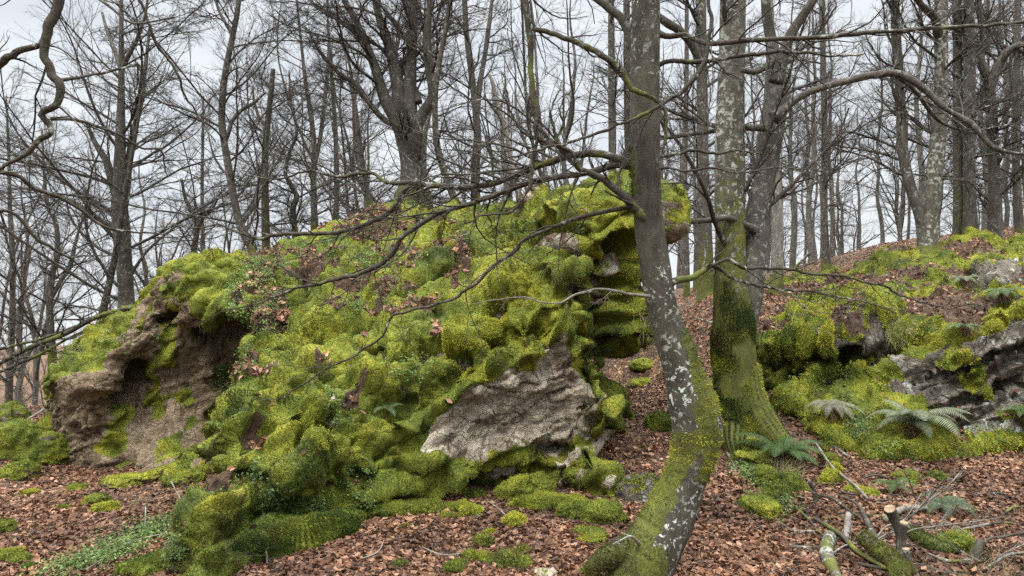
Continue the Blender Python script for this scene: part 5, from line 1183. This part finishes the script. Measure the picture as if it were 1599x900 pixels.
for k in range(26):
    x0, y0 = r.uniform(1215, 1590), r.uniform(775, 895); a = r.uniform(-0.6, 0.6) + (math.pi if r.random() < 0.5 else 0); Ls = r.uniform(25, 75)
    pp_ = [(x0 + Ls * t_ * math.cos(a) + r.normal(0, 3), min(y0 + Ls * 0.5 * t_ * math.sin(a) + r.normal(0, 2), 899), r.uniform(1.8, 4.5) * (1.1 - 0.6 * t_)) for t_ in (0, 0.35, 0.7, 1)]
    stick(pp_, 'dead stick lost among the many loose sticks around the cut stems', [M_DEAD, M_BRANCH, M_BRANCH][k % 3], 0.2 if k % 4 else 0.7, 300 + k, group='loose sticks around the cut stems', twigs=k % 3 == 0, lift=0.03 * r.random())
# heap of grey brushwood
bw = thing('brushwood', ground_at(1440, 815), 'tangle of thin grey brushwood behind the cut stems', 'brushwood')
r = np.random.default_rng(9); bag = Bag()
W = [[(1405, 825, 3), (1440, 790, 3.4), (1475, 765, 3), (1500, 738, 2), (1507, 730, 1.2)], [(1390, 832, 3), (1430, 800, 3), (1470, 755, 2.4), (1482, 742, 1.5)], [(1400, 845, 3), (1425, 828, 3), (1465, 822, 2.4), (1540, 812, 1.5), (1580, 805, 1)],
     [(1370, 838, 3), (1385, 822, 3), (1412, 812, 2), (1440, 770, 1.2)], [(1420, 850, 2.6), (1450, 868, 2.4), (1470, 870, 1.4)], [(1448, 810, 2), (1470, 835, 2), (1500, 845, 1.4)], [(1360, 850, 3), (1385, 835, 3), (1420, 822, 2)],
     [(1375, 842, 2), (1395, 852, 2), (1425, 848, 1.5)], [(1460, 830, 2), (1480, 800, 2), (1500, 770, 1.2)], [(1430, 780, 2), (1420, 750, 1.6), (1410, 735, 1)], [(1540, 900, 2.5), (1560, 870, 2.2), (1599, 850, 1.5)], [(1500, 860, 2), (1540, 880, 2), (1600, 890, 2)],
     [(1545, 850, 2), (1560, 880, 1.8), (1570, 910, 1.5)], [(1520, 840, 2), (1490, 820, 1.8), (1470, 815, 1)]]
for k, w in enumerate(W):
    g0 = ground_at(w[0][0], w[0][1] + 18); Pp, R = px_path([(a, b__, c) for a, b__, c in w], g0[1], 30, dY=0.2 * r.normal())
    V, fs = tubes(Pp[None], R[None], 5, rough=0.1); bag.add(V, fs, moss=0.0)
    twig_set(Pp[None], R[None], bag, r, [(9, 0.1, 1, 0.7, 0.4, 8, 0.15, 0.0, 3, 0.55, 0.0014), (3, 0.2, 1, 0.6, 0.5, 5, 0.15, 0.0, 3, 0.7, 0.001)], 0.0)
bag.build('twigs', M_DEAD, bw)

# ------------------------------------------------------------------ ferns
def fern(px, py, size, label, col, nf, seed, droop=1.1, up=0.6, base=None, dead=True, spread=(0, 6.283)):
    if base is None: base, _ = surface_at(px, py)
    base = np.array(base) + np.array([0, -0.02, 0.0])
    r = np.random.default_rng(seed); t = thing('fern', base, label, 'fern')
    S = size * 1.25 / F * base[1]; base = base + np.array([0, -0.04, 0.06])
    col = np.array(col)
    for f in range(nf):
        a = spread[0] + (spread[1] - spread[0]) * (f + r.random() * 0.6) / nf
        Lf = S * (0.8 + 0.4 * r.random()); m_ = 22
        s = np.linspace(0, 1, m_); el = up * (0.8 + 0.4 * r.random())
        ang = el * 1.5 - droop * (1 + 0.4 * r.random()) * s * 1.6
        ds = Lf / (m_ - 1)
        hx = np.concatenate([[0], np.cumsum(np.cos(ang[:-1]) * ds)]); hz = np.concatenate([[0], np.cumsum(np.sin(ang[:-1]) * ds)])
        d = np.array([math.cos(a), math.sin(a), 0]); sd = np.array([-math.sin(a), math.cos(a), 0])
        C = base + hx[:, None] * d + hz[:, None] * np.array([0, 0, 1.0])
        tn = nrm(np.gradient(C, axis=0)); up_ = nrm(np.cross(sd[None], tn) * -1); up_ = np.where(up_[:, 2:] < 0, -up_, up_)
        bag = Bag()
        V, fs = tubes(C[None], np.linspace(0.006, 0.0015, m_)[None] * S * 2.2, 4); bag.add(V, fs, col=np.repeat((col * 0.7)[None], len(V), 0))
        K = 30
        ts = np.linspace(0.10, 0.985, K); wl = np.sin(np.clip(ts * 1.0, 0, 1) ** 0.62 * math.pi) ** 0.7 * Lf * 0.25 + 0.004
        Cp = np.stack([np.interp(ts, s, C[:, i]) for i in range(3)], -1); Tp = np.stack([np.interp(ts, s, tn[:, i]) for i in range(3)], -1); Up = np.stack([np.interp(ts, s, up_[:, i]) for i in range(3)], -1)
        wd = Lf / K * 0.30
        for sg in (-1, 1):
            od = nrm(sg * sd + Tp * 0.35 - 0.22 * Up)
            a0 = Cp - Tp * wd; a1 = Cp + Tp * wd; mid = Cp + od * wl[:, None] * 0.5; tip = Cp + od * wl[:, None] - Up * wl[:, None] * 0.12
            VV = np.stack([a0, mid - Tp * wd * 0.95, tip, mid + Tp * wd * 0.9, a1], 1).reshape(-1, 3)
            ff = np.arange(K)[:, None] * 5 + np.array([[0, 1, 2, 3, 4]])
            cc = col[None] * (0.75 + 0.5 * r.random((K, 1)))
            bag.add(VV, [ff], col=np.repeat(cc, 5, 0))
        bag.build('frond', M_HERB, t, False)
    if dead:
        n = 60; p0 = np.repeat(base[None], n, 0) + r.normal(0, 0.04 * S / 0.3, (n, 3)) * np.array([1, 1, .3])
        D = nrm(r.normal(size=(n, 3)) * np.array([1, 1, 0.3]) + np.array([0, -0.5, -0.3]))
        Pp, R = grow(p0, D, np.full(n, S * 0.45) * (0.5 + r.random(n)), np.full(n, 0.003), 5, 0.1, -0.35, r)
        V, fs = tubes(Pp, R, 3, caps=False); bag = Bag(); bag.add(V, fs, col=np.repeat(np.array([[0.10, 0.055, 0.03]]) * (0.5 + r.random((n, 1))), 18, 0)); bag.build('dead_fronds', M_LEAF, t, False)
    return t
FG_, FP_, FM_ = (0.052, 0.082, 0.02), (0.135, 0.15, 0.085), (0.075, 0.11, 0.04)
fern(1420, 672, 66, 'large pale grey-green fern arching in front of the dark rock face', FP_, 15, 1, droop=1.05, up=0.8)
fern(1218, 722, 66, 'large dark green fern drooping over the bank beside the mossy tree foot', FG_, 15, 2, droop=1.0, up=0.65)
fern(1292, 636, 40, 'faded greyish fern lying on the leaves left of the pale arching fern', (0.16, 0.15, 0.10), 11, 3, droop=1.1, up=0.5)
fern(1392, 770, 34, 'small green fern in the moss hollow behind the cut stems', FG_, 8, 4)
fern(1470, 800, 40, 'dark fern half covered by the brushwood tangle', (0.05, 0.08, 0.035), 9, 5)
fern(1592, 660, 30, 'small green fern under the rock face at the right edge', FM_, 9, 7)
fern(1562, 462, 32, 'fern growing below the upper ledge at the right edge', FM_, 9, 9)
fern(1506, 445, 26, 'pale fern beside the yellow moss in the middle of the outcrop', FP_, 8, 10)
fern(612, 652, 26, 'single small fern growing from the mossy boulder face', FM_, 5, 13, dead=False)
fern(1500, 515, 26, 'fern hanging over the lip of the black and white rock', FM_, 7, 15)

# ------------------------------------------------------------------ fallen leaves, herbs, grass
def leaf_cloud(p, n, size, r, cols, name, mat_, lift=0.006, tilt=0.55):
    m_ = len(p)
    a = r.random(m_) * 6.283
    ref = np.stack([np.cos(a), np.sin(a), 0 * a], -1)
    nn = nrm(n + tilt * r.normal(size=(m_, 3)) * np.array([1, 1, 0.6]))
    u = nrm(ref - (ref * nn).sum(-1, keepdims=True) * nn); v = np.cross(nn, u)
    s = (size * (0.4 + 1.0 * r.random(m_)))[:, None]
    c = p + n * (lift + 0.008 * r.random((m_, 1)) + s * 0.12)
    wd = 0.40 + 0.12 * r.random((m_, 1)); fold = (r.random((m_, 1)) * 0.5 - 0.08); curl = (r.random((m_, 1)) - 0.35) * 0.35
    A = c - u * s; B = c - v * s * wd * 1.3 - u * s * 0.1 + nn * s * fold; C = c + u * s + nn * s * curl; D = c + v * s * wd * 1.3 - u * s * 0.1 + nn * s * fold
    V = np.stack([A, B, C, D], 1).reshape(-1, 3)
    i = np.arange(m_)[:, None] * 4
    Fc = np.concatenate([i + np.array([[0, 1, 2]]), i + np.array([[0, 2, 3]])])
    k = r.random(m_); cc = np.stack([np.interp(k, np.linspace(0, 1, len(cols)), [c_[j] for c_ in cols]) for j in range(3)], -1) * (0.7 + 0.6 * r.random((m_, 1))) * (0.95 + 0.8 * fbm(p * 1.3, 3, 66)[:, None] + 0.25 * vnoise(p * 6, 67)[:, None]).clip(0.35, 1.5)
    return V, Fc, np.repeat(cc, 4, 0)
LEAFC = [(0.030, 0.015, 0.009), (0.08, 0.038, 0.021), (0.145, 0.070, 0.038), (0.215, 0.108, 0.060), (0.33, 0.19, 0.115)]
r = np.random.default_rng(77)
n = 330000
Y = 3.4 * np.exp(r.random(n) * math.log(34 / 3.4)); px = r.uniform(-60, 1660, n); x = (px - 800) / F * Y
z = height(x, Y)
q = np.stack([x, Y, z], -1)
keep = (fbm(q * np.array([0.7, 0.7, 0]) + 4, 3, 14) < 0.32) | (r.random(n) < 0.25)
keep &= ~((x > -4.5) & (x < 0.9) & (Y > 6.5) & (Y < 11) & (x * 0.55 + Y > 7.9))
q = q[keep]
e = 0.05
nx = (height(q[:, 0] + e, q[:, 1]) - q[:, 2]) / e; ny = (height(q[:, 0], q[:, 1] + e) - q[:, 2]) / e
nn = nrm(np.stack([-nx, -ny, np.ones(len(q))], -1))
Vl, Fl, Cl = leaf_cloud(q, nn, 0.024, r, LEAFC, '', None)
bag = Bag(); bag.add(Vl, [Fl], col=Cl)
for (Vs, Ns, ws, cnt, sz) in LITTER:
    idx = r.choice(len(Vs), cnt, p=ws / ws.sum())
    Vl, Fl, Cl = leaf_cloud(Vs[idx] + r.normal(0, 0.008, (cnt, 3)), Ns[idx], sz * 0.95, r, LEAFC, '', None, lift=0.012)
    bag.add(Vl, [Fl], col=Cl)
o = bag.build('fallen_leaves', M_LEAF, None, False); o['kind'] = 'stuff'; o['label'] = 'brown beech leaves carpeting the forest floor and ledges'; o['category'] = 'leaf litter'

HSP = [(262, 800, 34, 260), (232, 842, 40, 220), (185, 850, 44, 170), (150, 882, 50, 200), (90, 890, 40, 90), (262, 868, 34, 200), (300, 730, 20, 200), (1170, 740, 26, 300), (1195, 800, 24, 240), (720, 720, 12, 60), (410, 465, 60, 1700), (500, 430, 55, 900), (560, 400, 60, 600), (440, 410, 50, 600), (620, 430, 60, 450), (690, 380, 50, 300), (545, 490, 22, 180), (285, 690, 16, 200), (380, 560, 26, 300), (350, 590, 20, 150),
       (430, 775, 24, 160), (480, 790, 26, 220), (350, 790, 26, 200), (400, 745, 20, 90), (560, 755, 30, 120), (270, 790, 24, 260), (240, 830, 30, 330), (215, 800, 28, 250), (130, 880, 34, 260), (180, 870, 26, 200), (150, 760, 18, 80),
       (290, 760, 18, 180), (640, 560, 40, 150), (520, 640, 30, 90), (600, 330, 60, 400), (740, 345, 50, 250), (800, 350, 40, 200), (1340, 668, 20, 330), (1320, 640, 20, 100), (1215, 690, 26, 200), (1250, 700, 22, 150), (1290, 770, 30, 200),
       (1370, 780, 30, 240), (1400, 730, 40, 220), (1470, 735, 28, 160), (1260, 600, 30, 140), (1190, 760, 26, 200), (1220, 790, 22, 150), (975, 300, 8, 60), (910, 360, 14, 70), (860, 380, 20, 90), (250, 520, 14, 60), (180, 540, 26, 90), (690, 800, 12, 30), (660, 795, 14, 50),
       (900, 800, 24, 70), (1120, 560, 20, 60), (1540, 700, 40, 120), (80, 790, 30, 40), (610, 860, 40, 30), (560, 800, 30, 90)]
hp, hn = [], []
r = np.random.default_rng(5)
for (cx, cy, rad, cnt) in HSP:
    cnt = int(cnt * 0.6)
    d = np.hypot(BPX - cx, BPY - cy); k = np.where(d < rad)[0]
    if len(k) > 30:
        Ym = np.median(BY[k]); k = k[np.abs(BY[k] - Ym) < 1.6]
        j = r.choice(k, cnt); hp.append(BV[j] + r.normal(0, 0.008, (cnt, 3))); hn.append(BN[j])
    else:
        g = ground_at(cx, cy); rr = rad / F * g[1]; a = r.normal(0, 0.5, (cnt, 2)) * rr; x = g[0] + a[:, 0]; y = g[1] + a[:, 1] * 2.2
        hp.append(np.stack([x, y, height(x, y)], -1)); hn.append(np.repeat([[0, 0, 1.0]], cnt, 0))
hp = np.concatenate(hp); hn = np.concatenate(hn)
K = 7
pp = np.repeat(hp, K, 0); hN = nrm(np.repeat(hn, K, 0) + np.array([0, 0, .6])); hgt = 0.012 + 0.04 * np.repeat(r.random(len(hp)), K)[:, None]
pp = pp + hN * hgt + r.normal(0, 0.016, pp.shape)
Vh, Fh, Ch = leaf_cloud(pp, hN, 0.010, r, [(0.05, 0.085, 0.02), (0.09, 0.14, 0.035), (0.13, 0.19, 0.045), (0.17, 0.21, 0.07)], '', None, lift=0, tilt=0.5)
bag = Bag(); bag.add(Vh, [Fh], col=Ch); o = bag.build('ground_herbs', M_HERB, None, False); o['kind'] = 'stuff'; o['label'] = 'patches of small fresh green herbs on the boulder and the leafy ground'; o['category'] = 'herbs'

GSP = [(118, 552, 22, 500, 0.16), (430, 480, 30, 350, 0.10), (470, 500, 20, 150, 0.10), (380, 430, 40, 250, 0.08), (600, 400, 60, 350, 0.08), (640, 345, 50, 300, 0.09), (350, 600, 20, 120, 0.08), (1400, 520, 20, 260, 0.12), (1540, 430, 40, 260, 0.12), (1480, 470, 50, 160, 0.1),
       (240, 720, 24, 220, 0.10), (250, 830, 50, 260, 0.12), (740, 330, 40, 200, 0.1), (948, 400, 10, 160, 0.14), (700, 420, 50, 150, 0.08), (1060, 510, 60, 500, 0.10), (1030, 490, 40, 300, 0.1), (290, 465, 20, 60, 0.08), (1540, 880, 50, 160, 0.08), (1230, 745, 18, 250, 0.14), (1120, 490, 60, 300, 0.1)]
gp_, gn_, gl_ = [], [], []
for (cx, cy, rad, cnt, ln) in GSP:
    d = np.hypot(BPX - cx, BPY - cy); k = np.where(d < rad)[0]
    if len(k) > 30:
        k = k[np.abs(BY[k] - np.median(BY[k])) < 1.6]; j = r.choice(k, cnt); gp_.append(BV[j]); gn_.append(BN[j])
    else:
        g = ground_at(cx, cy); rr = rad / F * g[1]; a = r.normal(0, 0.5, (cnt, 2)) * rr; x = g[0] + a[:, 0]; y = g[1] + a[:, 1] * 3
        gp_.append(np.stack([x, y, height(x, y)], -1)); gn_.append(np.repeat([[0, 0, 1.0]], cnt, 0))
    gl_.append(np.full(cnt, ln))
g0 = np.concatenate(gp_); gN = np.concatenate(gn_); gl = np.concatenate(gl_)
Pp, R = grow(g0, nrm(gN + r.normal(0, 0.5, g0.shape) + np.array([0, 0, 0.4])), gl * (0.5 + r.random(len(gl))), np.full(len(gl), 0.0018), 5, 0.08, -0.28, r)
V, fs = tubes(Pp, R, 3, caps=False); k = r.random((len(gl), 1)); cg = np.array([0.34, 0.27, 0.15]) * (1 - k) + np.array([0.14, 0.17, 0.05]) * k
bag = Bag(); bag.add(V, fs, col=np.repeat(cg, 18, 0)); o = bag.build('dry_grass', M_HERB, None, False); o['kind'] = 'stuff'; o['label'] = 'wisps of straw-coloured dry grass on the ledges and the path'; o['category'] = 'grass'

# small litter twigs on the floor
n = 1500; Y = 3.6 * np.exp(r.random(n) * 1.2); px = r.uniform(-40, 1640, n); x = (px - 800) / F * Y
p0 = np.stack([x, Y, height(x, Y) + 0.02], -1); a = r.random(n) * 6.28
Pp, R = grow(p0, np.stack([np.cos(a), np.sin(a), 0.05 * r.normal(size=n)], -1), 0.06 + 0.22 * r.random(n) ** 2, 0.0015 + 0.003 * r.random(n) ** 2, 5, 0.13, 0, r, flat=0.6)
V, fs = tubes(Pp, R, 4); k = r.random((n, 1)); cg = np.array([0.26, 0.22, 0.18]) * (1 - k) + np.array([0.08, 0.055, 0.04]) * k
bag = Bag(); bag.add(V, fs, col=np.repeat(cg, 24, 0)); o = bag.build('fallen_twigs', M_LEAF, None); o['kind'] = 'stuff'; o['label'] = 'small dead twigs scattered through the leaf litter'; o['category'] = 'twigs'

# painted trail mark on the corner of the boulder
def patch(poly, off):
    px, py = proj(G2); m = inside(px, py, poly)
    view_ok = (Nb.reshape(G2.shape) * nrm(G2 - np.array([0, 0, 1.6]))).sum(-1) < 0.2
    m &= view_ok & (G2[..., 1] < 7.0)
    i, j = np.where(m[:-1, :-1] & m[1:, 1:] & m[:-1, 1:] & m[1:, :-1])
    nc = G2.shape[1]; f = np.stack([i * nc + j, i * nc + j + 1, (i + 1) * nc + j + 1, (i + 1) * nc + j], 1)
    u, inv = np.unique(f, return_inverse=True)
    return Vb[u] + Nb[u] * off, inv.reshape(f.shape)
for poly, mm_, off in (([(908, 688), (946, 650), (934, 674), (914, 694)], M_WHITE, 0.006), ([(915, 678), (928, 656), (940, 653), (932, 666), (922, 676)], M_RED, 0.012)):
    Vp, fp = patch(poly, off)
    if len(fp): mesh_obj('painted_mark', local(boulder, Vp), [fp], mm_, boulder, True)
# block of rock jutting out behind the curved trunk
Vk, fk, Nk, dk = blob(P(1026, 335, 7.1), (0.26, 0.5, 0.30), 0.1, -0.1, 55)
mk = sstep(-0.1, 0.3, Nk[:, 2] + 0.4 * vnoise(Vk * 6, 4) + 0.35)
mesh_obj('jutting_block', local(boulder, Vk), fk, M_ROCK, boulder, True, {'moss': mk, 'earth_shade': np.zeros(len(Vk))})

# ------------------------------------------------------------------ the damp air of the wood
HAZE = 0.0
bm_v = np.array([(x, y, z) for x in (-720, 720) for y in (-330, 720) for z in (-75, 24)], float)
if HAZE > 0: hz = mesh_obj('haze', bm_v, [np.array([(0, 1, 3, 2), (4, 6, 7, 5), (0, 4, 5, 1), (2, 3, 7, 6), (0, 2, 6, 4), (1, 5, 7, 3)])], M_GROUND, None, False)
if HAZE > 0:
    hm = bpy.data.materials.new('damp_air'); hm.use_nodes = True; hm.node_tree.nodes.clear()
    ho = hm.node_tree.nodes.new('ShaderNodeOutputMaterial'); hv = hm.node_tree.nodes.new('ShaderNodeVolumePrincipled')
    hv.inputs['Color'].default_value = (0.93, 0.95, 1.0, 1); hv.inputs['Density'].default_value = HAZE
    hm.node_tree.links.new(hv.outputs[0], ho.inputs['Volume'])
    hz.data.materials.clear(); hz.data.materials.append(hm); hz['kind'] = 'stuff'; hz['label'] = 'thin pale haze hanging in the winter wood'
    sc.cycles.volume_bounces = 1
